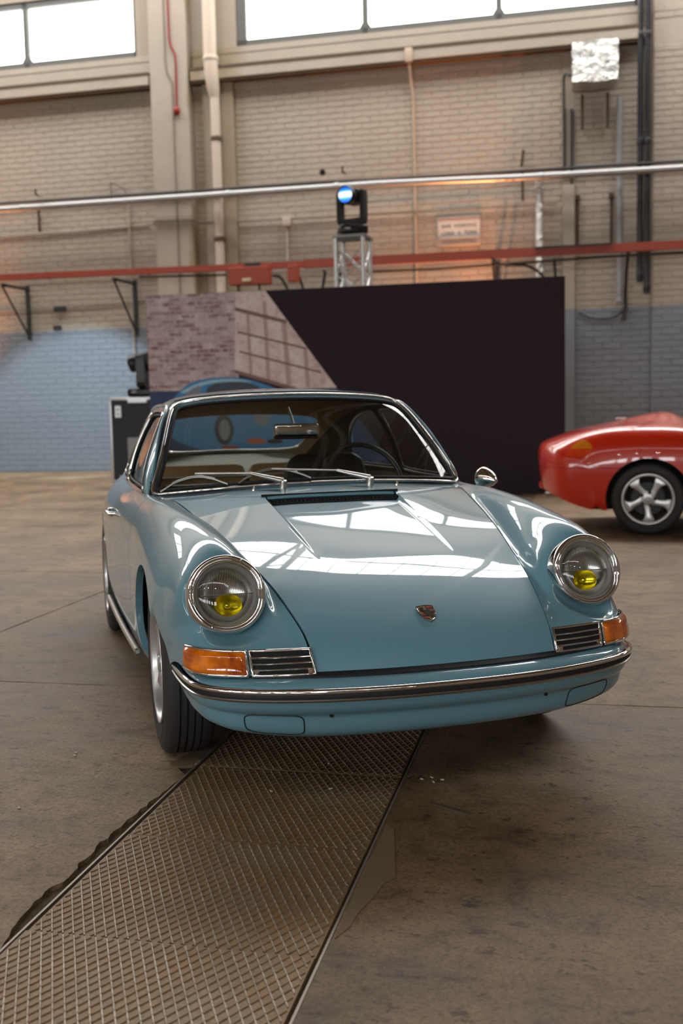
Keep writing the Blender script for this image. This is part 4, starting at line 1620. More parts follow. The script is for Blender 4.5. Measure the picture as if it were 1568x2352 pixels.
# ------------------------------------------------------------------ cabin
cab = MB()
cab.box((0, 1.65, .30), (1.30, 2.1, .04)).box((0, .66, .60), (1.26, .04, .46))
cab.build('cabin_floor', BROWN, coupe)
dash = MB()
sec = [(.60, .70), (.60, .845), (.66, .868), (.76, .876), (.86, .866), (.905, .835), (.915, .78), (.895, .70)]
dash.sweep([[(x, y + .10 * (abs(x) / .64) ** 2, z - .012 * (abs(x) / .64) ** 2) for y, z in sec] for x in np.linspace(-.63, .63, 15)], closed_ring=True, cap=True)
dash.build('dashboard', BROWN, coupe, angle=50)
# inner side trims and headliner
v, f = cut(TV, TF, lambda V: -f_screen(V, .004), lambda V: -f_rearw(V, -.006))
N_ = vnormals(v, f)
np_mesh('headliner', v - .014 * N_, f, LINER, coupe)
for sgn in (-1, 1):
    S = np.array([sgn, 1, 1])
    v, f = cut(GV, GF, lambda V: -np.minimum(sd_poly(V[:, 1:3], DWIN), sd_poly(V[:, 1:3], QWIN)) + .002)
    N_ = vnormals(v, f)
    np_mesh('pillar_trim', (v - .013 * N_) * S, f, BROWN, coupe)
    dp = MB()
    dp.sweep([[(sgn * (.655), y, .32), (sgn * .675, y, .60), (sgn * .672, y, .82), (sgn * .690, y, .852), (sgn * .70, y, .85)] for y in np.linspace(.64, 2.3, 8)], closed_ring=False)
    dp.build('door_card', BROWN, coupe)
sh = MB()
sh.sweep([[(x, y, z) for x, y, z in ((-w_, 0, 0), (w_, 0, 0))] for w_ in ()]) if False else None
sh.add([(-.60, 2.10, .835), (.60, 2.10, .835), (.50, 2.66, .905), (-.50, 2.66, .905), (-.50, 2.72, .93), (.50, 2.72, .93)], [(0, 1, 2, 3), (3, 2, 5, 4)])
sh.build('parcel_shelf', SHELF, coupe)


def cushion(pts_front, depth, m, name, parent, bev=.035):
    """upright padded slab: outline in x,z, thickness along y"""
    bm = bmesh.new()
    k = len(pts_front)
    a = [bm.verts.new((x, -depth / 2, z)) for x, z in pts_front]
    b = [bm.verts.new((x, depth / 2, z)) for x, z in pts_front]
    bm.faces.new(a)
    bm.faces.new(list(reversed(b)))
    for i in range(k):
        bm.faces.new((a[(i + 1) % k], a[i], b[i], b[(i + 1) % k]))
    bmesh.ops.bevel(bm, geom=bm.edges[:], offset=bev, segments=4, profile=.6, affect='EDGES')
    mb_ = MB()
    bm.verts.index_update()
    mb_.add([v_.co.copy() for v_ in bm.verts], [[v_.index for v_ in f_.verts] for f_ in bm.faces])
    bm.free()
    return mb_.build(name, m, parent, angle=60)


for sgn, m_ in ((-1, BLACKV), (1, BLACKV)):
    seat = MB().box((0, 0, 0), (.50, .52, .16), bev=.05).build('front_seat', BLACKV, coupe)
    seat.location = (.335 * sgn, 1.32, .42)
    bk = cushion([(-.225, 0), (.225, 0), (.235, .30), (.205, .50), (.15, .535), (-.15, .535), (-.205, .50), (-.235, .30)], .12, m_, 'seat_back', seat)
    bk.location = (0, .27, .02) if sgn > 0 else (0, .40, -.09)
    bk.rotation_euler = (-.30 if sgn > 0 else -.55, 0, 0)
rear_seat = MB().box((0, 2.02, .52), (1.05, .35, .14), bev=.05).build('rear_seat', TAN, coupe)
for sgn in (-1, 1):
    b_ = cushion([(-.25, 0), (.25, 0), (.255, .28), (.24, .325), (.20, .335), (-.20, .335), (-.24, .325), (-.255, .28)], .10, TAN, 'seat_back', rear_seat, .016)
    b_.location = (.265 * sgn, 2.12, .565)
    b_.rotation_euler = (-.28, 0, 0)
# steering wheel
sw = Vector((.335, 1.03, .845))
Ms = Matrix.Translation(sw) @ Matrix.Rotation(1.12, 4, 'X')
ring = [Ms @ Vector((.195 * math.cos(t), .195 * math.sin(t), 0)) for t in np.linspace(0, 2 * math.pi, 41)[:-1]]
steer = MB().tube(ring, .012, 10, closed=True).build('steering_wheel', BLACKV, coupe)
st_ = MB()
for a in (0.1, math.pi - .1, -1.0, math.pi + 1.0):
    st_.tube([Ms @ Vector((.03 * math.cos(a), .03 * math.sin(a), -.03)), Ms @ Vector((.19 * math.cos(a), .19 * math.sin(a), 0))], [.012, .007], 8)
st_.lathe([(.0005, .0), (.05, -.004), (.055, -.02), (.03, -.05), (.02, -.20)], Ms, 24)
st_.build('steering_hub', BLACKV, steer)
# interior mirror on its stalk
im = Vector((-.004, .905, 1.096))
mm = MB()
mm.box(im, (.205, .030, .070), rot=(.15, 0, -.05), bev=.0145)
rvm = mm.build('interior_mirror', CHROME, coupe, angle=60)
MB().tube([im + Vector((-.004, .012, .012)), im + Vector((-.010, .045, .065)), im + Vector((-.016, .085, .105))], .006, 8).build('mirror_stalk', STEEL, rvm)
MB().lathe([(.0005, .006), (.011, .005), (.013, 0)], Matrix.Translation(im + Vector((.0, -.012, .010))) @ Matrix.Rotation(math.pi / 2, 4, 'X'), 16).build('mirror_joint', STEEL, rvm)
# ------------------------------------------------------------------ things fixed to the back wall
CS, CD = 4.652, 20.645   # viewer's foot point along the wall and distance from it, used to size things standing off the wall


def wp(s, z, d=0.0):
    k = 1 - d / CD
    return Vector((CS + (s - CS) * k, -d, CAM_H + (z - CAM_H) * k))


def thing(name, mb, m, label, cat, group=None, smooth=True, **k):
    o = mb.build(name, m, None, smooth=smooth, M=HALL, **k)
    return tag(o, label, cat, group)


# painted rain pipe beside the pier
dp = MB()
dp.tube([(-2.40, -.26, 11.5), (-2.40, -.26, 8.12)], .135, 18)
dp.tube([(-2.39, -.26, 8.12), (-2.38, -.26, 7.85), (-2.36, -.24, 7.58), (-2.345, -.22, 7.42)], [.145, .142, .125, .095], 18)
dp.tube([(-2.345, -.22, 7.45), (-2.335, -.20, 0.05)], .093, 16)
dpo = thing('drain_pipe', dp, PIPEPAINT, 'cream painted drain pipe running down beside the wide wall pier, narrowing halfway', 'pipe')
for z, r in ((8.15, .152), (6.62, .108), (4.66, .108), (3.4, .108)):
    MB().lathe([(r, -.045), (r + .006, -.03), (r + .006, .03), (r, .045)], Matrix.Translation((-2.39 if r > .14 else -2.34, -.26 if r > .14 else -.21, z)), 20).build('collar', PIPEPAINT if r > .14 else DARKPAINT, dpo)

cb = MB().tube([(-3.24, -.30, 11.5), (-3.23, -.30, 8.62), (-3.20, -.30, 8.45), (-3.12, -.30, 8.30), (-3.11, -.30, 8.1), (-3.12, -.30, 7.28)], .020, 8)
rc = thing('red_cable', cb, REDCABLE, 'thin red cable hanging down the wide pier above a red bulb', 'cable')
MB().lathe([(.0005, .085), (.03, .08), (.06, .045), (.068, 0), (.055, -.05), (.03, -.075), (.0005, -.085)], Matrix.Translation((-3.12, -.31, 7.20)), 20).build('bulb', REDCABLE, rc)
thing('pier_conduit', MB().tube([(-3.33, -.29, 11.5), (-3.33, -.29, 8.2), (-3.30, -.29, 7.95), (-3.20, -.29, 7.75), (-3.19, -.29, 3.2)], .014, 6), WIRE, 'thin grey conduit running the full height of the wide pier', 'conduit')
thing('panel_conduit', MB().tube([(1.56, -.24, 7.74), (1.57, -.10, 7.45), (1.60, -.04, 7.2), (1.62, -.04, 3.1)], .026, 8).box((1.56, -.26, 7.86), (.14, .06, .26), bev=.01), mat('cream_conduit', lin((190, 168, 148)), .6), 'vertical grey conduit in the middle of the brick panel, from ledge downwards', 'conduit')
# foil-wrapped duct end on two stems
FOIL = mat('crumpled_foil', (.74, .72, .68), .30, 1.0)
nt, nn, ll, bs = nodes_of(FOIL)
tc = nn.new('ShaderNodeTexCoord')
nz = noise(nt, tc.outputs['Object'], 9.0, 5, .65, .4)
bump(nt, nz.outputs[0], .8, .05, bs)
bm = bmesh.new()
bmesh.ops.create_cube(bm, size=1.0)
for v in bm.verts:
    v.co = Vector((v.co.x * .80, v.co.y * .55, v.co.z * .70))
bmesh.ops.subdivide_edges(bm, edges=bm.edges[:], cuts=7, use_grid_fill=True)
rq = random.Random(11)
for v in bm.verts:
    v.co += Vector((rq.uniform(-.014, .014), rq.uniform(-.014, .014), rq.uniform(-.016, .016)))
bm.verts.index_update()
fo = MB().add([v.co + wp(4.995, 7.44, .45) for v in bm.verts], [[v.index for v in f.verts] for f in bm.faces])
bm.free()
foil = thing('duct_box', fo, FOIL, 'crumpled silver foil-wrapped duct box under the ledge beside the black pipes', 'duct box', angle=25)
for s in (4.765, 5.225):
    MB().box(wp(s, 6.62, .10), (.045, .05, .62)).build('stem', RUSTY, foil, smooth=False)
MB().tube([wp(4.56, 7.30, .3), wp(4.45, 7.33, .2), wp(4.43, 7.22, .1), wp(4.44, 5.5, .05)], .022, 8).build('side_pipe', DARKIRON, foil)
for i, (s, zb, lab) in enumerate(((5.815, 3.45, 'left black iron pipe of the pair, the one ending higher'), (5.94, 3.23, 'right black iron pipe of the pair, the one ending lower'))):
    o = thing('iron_pipe', MB().tube([wp(s, 12.2, .22 + .02 * i), wp(s, zb, .22 + .02 * i)], .056, 14), DARKPIPE, lab, 'pipe', 'black pipes by the right pier')
    for z in (zb + .12, 6.0, 7.9):
        MB().lathe([(.056, -.06), (.0615, -.05), (.0615, .05), (.056, .06)], Matrix.Translation(wp(s, z, .22 + .02 * i)), 14).build('socket', DARKPIPE, o)
thing('black_strip', MB().box((4.575, -.045, 6.0), (.05, .06, 1.35)).box((4.43, -.045, 6.1), (.025, .05, 1.3)), DARKIRON, 'pair of black cable strips standing on the wall under the foil duct box', 'cable strip', smooth=False)
thing('grey_pipe', MB().tube([wp(5.44, 6.85, .12), wp(5.45, 3.10, .12)], .052, 12).lathe([(.05, 0), (.07, .01), (.07, .08), (.05, .09)], Matrix.Translation(wp(5.45, 3.08, .12)), 14), mat('grey_pipe_paint', lin((148, 146, 146)), .4), 'pale grey vertical pipe ending just above the blue-grey wall paint', 'pipe')
thing('foil_pipe', MB().tube([wp(3.975, 5.46, .35), wp(3.975, 2.2, .35)], .075, 14), FOIL, 'shiny silver foil-wrapped vertical pipe rising behind the display wall', 'pipe')
pts = [(-14, 5.60), (-7.3, 5.585), (-2.4, 5.58), (.9, 5.575), (2.2, 5.545), (3.5, 5.51), (6.6, 5.475), (15, 5.42)]
gp = thing('pipe_run', MB().tube([wp(s, z, .50) for s, z in pts], .066, 14), GALV, 'thick galvanised pipe running the whole width of the back wall', 'pipe')
for s, z in ((-6.75, 5.585), (-2.2, 5.58), (4.0, 5.50), (.05, 5.578)):
    p = wp(s, z, .50)
    MB().lathe([(.068, -.05), (.078, -.04), (.078, .04), (.068, .05)], Matrix.Translation(p) @ Matrix.Rotation(math.pi / 2, 4, 'Y'), 14).build('coupling', GALV, gp)
thing('thin_pipe_run', MB().tube([wp(s, z, .37) for s, z in ((-14, 5.73), (-7.3, 5.715), (-.6, 5.675), (3.4, 5.63), (6.6, 5.60), (15, 5.54))], .028, 8), DARKIRON, 'thin dark pipe running just above the thick galvanised pipe', 'pipe')
for i, (s, z0, z1, lab) in enumerate(((-6.4, 5.06, 5.86, 'rusty hanger strap on the pipe run, far left above the left wall bracket'), (3.665, 5.06, 5.86, 'rusty hanger strap on the pipe run, left of the silver foil pipe'), (.22, 5.50, 5.92, 'short hanger strap on the pipe run above the stage light'))):
    h = MB().box(wp(s, (z0 + z1) / 2 - .12, .10), (.05, .03, z1 - z0 - .28))
    if i != 1:
        h.tube([wp(s, 5.82, .08), wp(s - .05, 5.86, .62), wp(s - .05, 5.96, .62)], .022, 6)
    else:
        h.box(wp(s, z1, .10), (.05, .03, .3), rot=(0, .12, 0))
    thing('pipe_hanger', h, RUSTY, lab, 'bracket', 'hangers of the pipe run', smooth=False)
thing('hook_bracket', MB().tube([wp(-4.74, 5.62, .1), wp(-4.74, 5.98, .1), wp(-4.44, 5.83, .1), wp(-4.42, 5.74, .1)], .02, 6), WIRE, 'small hooked iron bracket above the pipe run, left of the wide pier', 'bracket')
thing('clipped_cable', MB().tube([wp(s, z, .03) for s, z in ((-14, 4.98), (-7.3, 5.01), (-5.6, 5.02), (-3.95, 5.06))] + [(-3.75, -.10, 5.06), (-3.72, -.30, 5.08), (-2.86, -.30, 5.06), (-2.8, -.1, 5.03)] + [wp(s, z, .06) for s, z in ((-1.9, 5.02), (.3, 5.0), (2.2, 4.98), (4.3, 4.97))], .014, 6), WIRE, 'long thin cable clipped across the wall below the galvanised pipe', 'cable')
thing('low_cable', MB().tube([wp(s, z, .03) for s, z in ((-9, 3.46), (-7.3, 3.45), (-5.4, 3.47), (-4.3, 3.52), (-3.74, 3.54), (-3.5, 3.5))], .012, 6), WIRE, 'thin cable along the wall just above the blue-grey paint at left', 'cable')
for i, (s, z, w, lab) in enumerate(((-6.02, 3.45, .26, 'small black block on the wall, upper of the two between the brackets'), (-6.10, 3.06, .16, 'small black block on the wall, lower of the two between the brackets'))):
    thing('block', MB().box(wp(s, z, .04), (w, .08, .10), bev=.008), DARKIRON, lab, 'block')
thing('brick_hole', MB().lathe([(.0005, 0), (.055, 0), (.06, -.01)], Matrix.Translation((-.23, -.016, 5.87)) @ Matrix.Rotation(math.pi / 2, 4, 'X'), 14), mat('hole_black', (.004, .004, .004), .9), 'round black hole in the brickwork above the pipe run', 'hole')
thing('vertical_conduit', MB().tube([wp(-4.36, 5.55, .05), wp(-4.365, 2.0, .05)], .024, 8), mat('old_pipe_paint', lin((168, 156, 140)), .6), 'faint painted vertical conduit on the wall left of the wide pier', 'conduit')
jb = thing('junction_box', MB().box(wp(-.99, 4.96, .075), (.17, .10, .17), bev=.012), PIPEPAINT, 'small cream junction box on the cable left of the stage light', 'junction box')
MB().tube([wp(-.99, 4.9, .05), wp(-.99, 4.2, .05)], .026, 8).build('conduit', PIPEPAINT, jb)
for s, lab in ((4.68, 'rusty upright iron on the wall, nearer the white post'), (5.30, 'rusty upright iron on the wall, nearer the grey pipe')):
    thing('iron_upright', MB().box(wp(s, 4.62, .06), (.05, .06, .85)).box(wp(s, 5.06, .08), (.10, .09, .09)), RUSTY, lab, 'iron bar', smooth=False)

# red trunking with its boxes, brackets and cables
BD = 1.02
tk = MB()
pl = [wp(s, z, BD) for s, z in ((-14, 4.185), (-7.38, 4.17), (-.64, 4.105), (6.6, 4.095), (15, 4.09))]
for a, b in zip(pl[:-1], pl[1:]):
    d = (b - a)
    tk.box((a + b) / 2 + Vector((0, 0, .0)), (d.length + .02, .12, .118 if a.x < -3 else .15), rot=(0, -math.atan2(d.z, d.x), 0))
trunk = thing('busbar_trunking', tk, REDPAINT, 'long red oxide painted busbar trunking carried along the wall on brackets', 'trunking', smooth=False)
for a, b in zip(pl[:-1], pl[1:]):
    for k in range(3):
        p = a + (b - a) * ((k + .5) / 3)
        MB().box(p, (.07, .14, .135)).build('joint_clamp', REDPAINT, trunk, smooth=False)
MB().box(wp(4.6, 4.175, BD + .02), (1.35, .15, .03)).build('black_cover', DARKIRON, trunk, smooth=False)
sb = thing('switch_box', MB().box(wp(-1.79, 3.93, BD + .18), (.80, .22, .33), bev=.012), REDPAINT, 'red switch box hanging under the trunking above the brick-print corner', 'switch box', smooth=False)
MB().box(wp(-1.87, 3.86, BD + .297), (.17, .012, .06), bev=.004).build('label_plate', mat('ivory_plate', lin((206, 196, 160)), .5), sb, smooth=False)
for x in (-2.05, -1.6):
    MB().cyl(wp(x, 3.76, BD + .18), wp(x, 3.60, BD + .18), .022, 8).build('cable_gland', DARKIRON, sb)
MB().box(wp(-1.72, 4.15, BD + .03), (.30, .16, .07), bev=.01).build('switch_handle', DARKIRON, sb, smooth=False)
s2 = thing('tap_off_box', MB().box(wp(-.88, 3.93, BD + .16), (.20, .18, .30), bev=.01), REDPAINT, 'small red tap-off box under the trunking between the switch box and stage light', 'switch box', smooth=False)
for i, (a, b, lab) in enumerate((((-1.34, 3.92), (-.98, 3.40), 'black cable looping out of the red switch box'), ((-.80, 3.88), (-.66, 3.40), 'black cable dropping from the small red tap-off box'), ((-.26, 3.96), (-.36, 3.40), 'black cable dropping from the trunking, left of the stage light'), ((.05, 3.95), (-.02, 3.40), 'black cable dropping from the trunking beside the stage light tower'), ((3.3, 3.90), (4.05, 3.45), 'black cable curving under the trunking left of the foil pipe'), ((4.25, 3.94), (4.32, 3.0), 'black cable dropping from the trunking beside the white post'))):
    p, q = wp(*a, BD + .05), wp(*b, BD - .35)
    m_ = Vector((q.x if i in (0, 1, 4) else p.x, (p.y + q.y) / 2, p.z - .05))
    thing('drop_cable', MB().tube(catmull([p, p * .4 + m_ * .6, m_ * .5 + q * .5, q, q + Vector((.02, .1, -.9))], 5), .026, 8), DARKIRON, lab, 'cable', 'cables under the trunking')
thing('under_cable', MB().tube([wp(s, z, BD) for s, z in ((-4.2, 4.03), (-2.3, 3.98))], .02, 6).tube([wp(s, z, BD) for s, z in ((.6, 3.90), (2.0, 3.88), (3.0, 3.90), (5.3, 3.95), (8, 3.94))], .022, 6), DARKIRON, 'black cable strapped along the underside of the red trunking', 'cable')
for s, zb, lab in ((-6.73, 2.82, 'triangular black iron wall bracket at far left, under the red trunking'), (-4.28, 2.82, 'triangular black iron wall bracket left of the display wall'), (3.17, 2.7, 'triangular black iron wall bracket half hidden behind the display wall')):
    w0, w1 = Vector((s, -.05, 3.95)), Vector((s, -.05, zb))
    e = Vector((s, -BD - .06, 3.875))
    bk = thing('iron_bracket', MB().box((w0 + w1) / 2, (.07, .06, (w0 - w1).length)), DARKIRON, lab, 'bracket', 'brackets of the red trunking', smooth=False)
    MB().tube([w0 + Vector((0, 0, -.06)), e], .034, 6).build('arm', DARKIRON, bk, smooth=False)
    MB().tube([e, w1 + Vector((0, 0, .06))], .022, 6).build('strut', DARKIRON, bk, smooth=False)
hb = MB().tube([wp(5.62, 4.10, BD - .1), wp(5.585, 3.8, .5), wp(5.56, 3.3, .12), wp(5.56, 3.05, .1)], .030, 8).box(wp(5.55, 2.92, .1), (.07, .06, .34), rot=(0, .12, 0))
thing('hanging_bar', hb, DARKIRON, 'black iron bar hanging from the trunking in front of the grey pipe', 'iron bar')
thing('loop_cable', MB().tube(catmull([wp(4.7, 2.92, .03), wp(5.0, 2.80, .03), wp(5.3, 2.80, .03), wp(5.55, 2.94, .05)], 6), .014, 6), DARKIRON, 'thin cable sagging across the grey paint beside the white post', 'cable')

# the load sign
SIGNW = mat('sign_white', lin((222, 212, 200)), .5)
SIGNT = mat('sign_letter', lin((96, 92, 88)), .6)
SIGNG = mat('sign_grey', lin((178, 172, 166)), .5)


def text_mesh(txt, size, m, name, parent, M):
    cu = bpy.data.curves.new(name, 'FONT')
    cu.body = txt
    cu.size = size
    cu.align_x = 'CENTER'
    cu.extrude = .002
    to = bpy.data.objects.new('tmp', cu)
    COL.objects.link(to)
    dg = bpy.context.evaluated_depsgraph_get()
    dg.update()
    me = bpy.data.meshes.new_from_object(to.evaluated_get(dg))
    bpy.data.objects.remove(to)
    me.name = name
    me.materials.clear()
    me.materials.append(m)
    o = bpy.data.objects.new(name, me)
    COL.objects.link(o)
    o.parent = parent
    o.matrix_parent_inverse = Matrix.Identity(4)
    o.matrix_local = M
    return o


sign = thing('load_sign', MB().box((2.45, -.022, 4.625), (.80, .03, .355), bev=.004), SIGNW, 'white sign above the trunking reading SAFE WORKING LOAD 2 TONS', 'sign', smooth=False)
MB().box((2.45, -.022, 4.375), (.80, .03, .135), bev=.004).build('lower_plate', SIGNG, sign, smooth=False)
fm = MB()
for c, s_ in (((2.45, -.03, 4.83), (.84, .045, .03)), ((2.45, -.03, 4.445), (.84, .045, .014)), ((2.04, -.03, 4.57), (.025, .045, .52)), ((2.86, -.03, 4.57), (.025, .045, .52))):
    fm.box(c, s_)
fm.build('sign_frame', SIGNG, sign, smooth=False)
RXp = Matrix.Rotation(math.pi / 2, 4, 'X')
text_mesh('SAFE  WORKING', .090, SIGNT, 'lettering', sign, Matrix.Translation((2.45, -.039, 4.645)) @ RXp)
text_mesh('LOAD   2   TONS', .090, SIGNT, 'lettering', sign, Matrix.Translation((2.45, -.039, 4.510)) @ RXp)
for z, w in ((4.395, .62), (4.355, .66)):
    MB().box((2.45, -.0385, z), (w, .003, .016)).build('small_print', mat('faded_print', lin((140, 136, 132)), .6), sign, smooth=False)

# ------------------------------------------------------------------ printed display wall
PY = -6.22
PX0, PX1, PZ1 = -1.44, 4.51, 2.895
AUBER = mat('aubergine_print', lin((40, 24, 34)), .75)
wallp = tag(MB().box(((PX0 + PX1) / 2, PY + .06, PZ1 / 2), (PX1 - PX0, .12, PZ1), bev=.006).build('display_wall', AUBER, None, smooth=False, M=HALL), 'large dark aubergine display wall printed with a blue car before old brickwork', 'display wall')
BRP = mat('brick_print', lin((130, 106, 110)), .6)
nt, nn, ll, bs = nodes_of(BRP)
tc = nn.new('ShaderNodeTexCoord')
mpp = nn.new('ShaderNodeMapping')
mpp.inputs['Rotation'].default_value = (math.pi / 2, 0, 0)
ll.new(tc.outputs['Object'], mpp.inputs[0])
br = nn.new('ShaderNodeTexBrick')
br.inputs['Color1'].default_value = (*lin((138, 98, 98)), 1)
br.inputs['Color2'].default_value = (*lin((222, 204, 206)), 1)
br.inputs['Mortar'].default_value = (*lin((214, 196, 198)), 1)
br.inputs['Scale'].default_value = 1.0
br.inputs['Mortar Size'].default_value = .006
br.inputs['Brick Width'].default_value = .20
br.inputs['Row Height'].default_value = .062
ll.new(mpp.outputs[0], br.inputs['Vector'])
n3 = noise(nt, tc.outputs['Object'], 4.5, 5, .7)
n4 = noise(nt, tc.outputs['Object'], 16.0, 4, .7)
wsh = ramp(nt, n4.outputs[0], [(.45, (0, 0, 0)), (.70, (.8, .8, .8))])
c1 = mixcol(nt, wsh.outputs[0], br.outputs['Color'], lin((240, 226, 228)))
ll.new(mixcol(nt, ramp(nt, n3.outputs[0], [(.40, (0, 0, 0)), (.70, (.5, .5, .5))]).outputs[0], c1, lin((146, 110, 112))), bs.inputs['Base Color'])
LITP = mat('lit_wall_print', lin((196, 176, 172)), .6)
nt, nn, ll, bs = nodes_of(LITP)
tc = nn.new('ShaderNodeTexCoord')
n5 = noise(nt, tc.outputs['Object'], 3.2, 5, .7)
n6 = noise(nt, tc.outputs['Object'], 14.0, 4, .7)
c1 = ramp(nt, n5.outputs[0], [(.32, lin((214, 182, 176))), (.5, lin((236, 216, 214))), (.7, lin((246, 232, 232)))])
c2 = ramp(nt, n6.outputs[0], [(.34, (.72, .62, .58)), (.48, (1, 1, 1))])
ll.new(mixcol(nt, .8, c1.outputs[0], c2.outputs[0], 'MULTIPLY'), bs.inputs['Base Color'])
BARP = mat('shadow_bar_print', lin((140, 108, 104)), .6)
BARV = mat('faint_bar_print', lin((196, 164, 156)), .6)
NAVY = mat('navy_floor_print', lin((54, 72, 112)), .6)
CARP = mat('car_blue_print', lin((52, 132, 190)), .45)
CARL = mat('car_pale_blue_print', lin((160, 206, 226)), .45)
CARD = mat('car_dark_glass_print', lin((38, 52, 70)), .45)
INK = mat('black_print', lin((22, 24, 28)), .5)
GREYP = mat('grey_print', lin((128, 136, 146)), .5)
ORP = mat('orange_print', lin((196, 92, 44)), .5)
REDP = mat('red_print', lin((150, 60, 56)), .5)
_lay = [0]


def printed(name, poly, m, lift):
    y = PY - .0005 - lift * .0012
    o = MB().add([(x, y, z) for x, z in poly] + [(x, PY - .0002, z) for x, z in poly], [tuple(range(len(poly)))] + [(i, (i + 1) % len(poly), len(poly) + (i + 1) % len(poly), len(poly) + i) for i in range(len(poly))])
    return o.build(name, m, wallp, smooth=False)


def dgx(z):
    return .35 + (2.92 - z) * (1.38 - .35) / (2.92 - 1.49)


printed('brick_print', [(PX0 + .005, 1.0), (-.05, 1.0), (-.085, PZ1 - .006), (PX0 + .005, PZ1 - .006)], BRP, 1)
printed('floor_print', [(PX0 + .005, .005), (dgx(.005), .005), (dgx(1.5), 1.5), (PX0 + .005, 1.52)], NAVY, 2)
printed('lit_wall_print', [(-.12, 1.75), (.72, 1.5), (dgx(1.5), 1.5), (dgx(PZ1), PZ1 - .006), (-.08, PZ1 - .006)], LITP, 3)
for (a, b, w) in (((-.09, 2.655), (.67, 2.44), .055), ((-.06, 2.33), (.95, 2.06), .030), ((-.04, 2.05), (1.16, 1.72), .030), ((-.12, 1.77), (.80, 1.49), .055)):
    printed('shadow_bar_print', [(a[0], a[1] - w / 2), (b[0], b[1] - w / 2), (b[0], b[1] + w / 2), (a[0], a[1] + w / 2)], BARP, 4)
for (a, b, w) in (((.10, 2.58), (.12, 1.72), .045), ((.35, 2.74), (.38, 1.64), .055), ((.63, 2.43), (.68, 1.56), .07), ((.93, 2.05), (.96, 1.52), .06)):
    printed('shadow_bar_print', [(a[0] - w / 2, a[1]), (a[0] + w / 2, a[1]), (b[0] + w / 2, b[1]), (b[0] - w / 2, b[1])], BARV, 3.5)
blob = lambda pts, n=2: [tuple(p) for p in chaikin(pts, n)]
printed('car_print', blob([(-1.16, 1.28), (-.92, 1.58), (-.62, 1.685), (-.12, 1.70), (.22, 1.62), (.62, 1.46), (1.10, 1.38), (1.46, 1.20), (1.58, .95), (1.60, .62), (1.4, .50), (.2, .50), (-.3, .56), (-.9, .72), (-1.18, .86), (-1.22, 1.1)]), CARP, 5)
printed('car_roof_print', blob([(-.98, 1.50), (-.60, 1.655), (-.10, 1.672), (.20, 1.60), (-.05, 1.63), (-.55, 1.62), (-.90, 1.47)]), CARL, 6)
printed('windscreen_print', blob([(-.58, 1.42), (-.53, 1.60), (-.10, 1.635), (.18, 1.585), (.36, 1.44), (.0, 1.40)], 1), CARD, 7)
printed('side_window_print', blob([(-.96, 1.38), (-.82, 1.52), (-.63, 1.60), (-.66, 1.41)], 1), GREYP, 7)
printed('bonnet_print', blob([(-.30, 1.36), (.30, 1.40), (.95, 1.32), (1.05, 1.20), (.40, 1.23), (.15, 1.16), (-.02, 1.27), (-.26, 1.28)]), CARL, 6)
printed('wheel_print', [(-.31 + .145 * math.cos(t), .94 + .215 * math.sin(t)) for t in np.linspace(0, 2 * math.pi, 33)[:-1]], INK, 7)
printed('rim_print', [(-.30 + .085 * math.cos(t), .94 + .15 * math.sin(t)) for t in np.linspace(0, 2 * math.pi, 33)[:-1]], GREYP, 8)
printed('lamp_print', [(.27 + .12 * math.cos(t), 1.10 + .115 * math.sin(t)) for t in np.linspace(0, 2 * math.pi, 33)[:-1]], GREYP, 8)
printed('lamp_print', [(1.25 + .12 * math.cos(t), 1.06 + .115 * math.sin(t)) for t in np.linspace(0, 2 * math.pi, 33)[:-1]], GREYP, 8)
printed('indicator_print', blob([(.03, .735), (.03, .815), (.32, .80), (.32, .73)], 1), ORP, 8)
printed('horn_print', blob([(.34, .73), (.34, .80), (.56, .795), (.56, .73)], 1), INK, 8)
printed('reflector_print', blob([(-.36, .66), (-.36, .72), (-.10, .71), (-.10, .655)], 1), REDP, 8)

# ------------------------------------------------------------------ stage lights, tower and case
BLK = mat('black_plastic', (.010, .010, .011), .35)
BEAM = emit_mat('beam_lens', (.10, .42, 1.0), 4.0)
nt = BEAM.node_tree
em = [n for n in nt.nodes if n.type == 'EMISSION'][0]
tc = nt.nodes.new('ShaderNodeTexCoord')
sp_ = nt.nodes.new('ShaderNodeSeparateXYZ')
nt.links.new(tc.outputs['Generated'], sp_.inputs[0])
rpb = ramp(nt, sp_.outputs[2], [(.02, (.02, .10, .9)), (.26, (.06, .35, 1.0)), (.42, (.8, .95, 1.0)), (.62, (.8, .95, 1.0)), (.74, (.03, .30, 1.0)), (.97, (.01, .05, .5))])
nt.links.new(rpb.outputs[0], em.inputs[0])


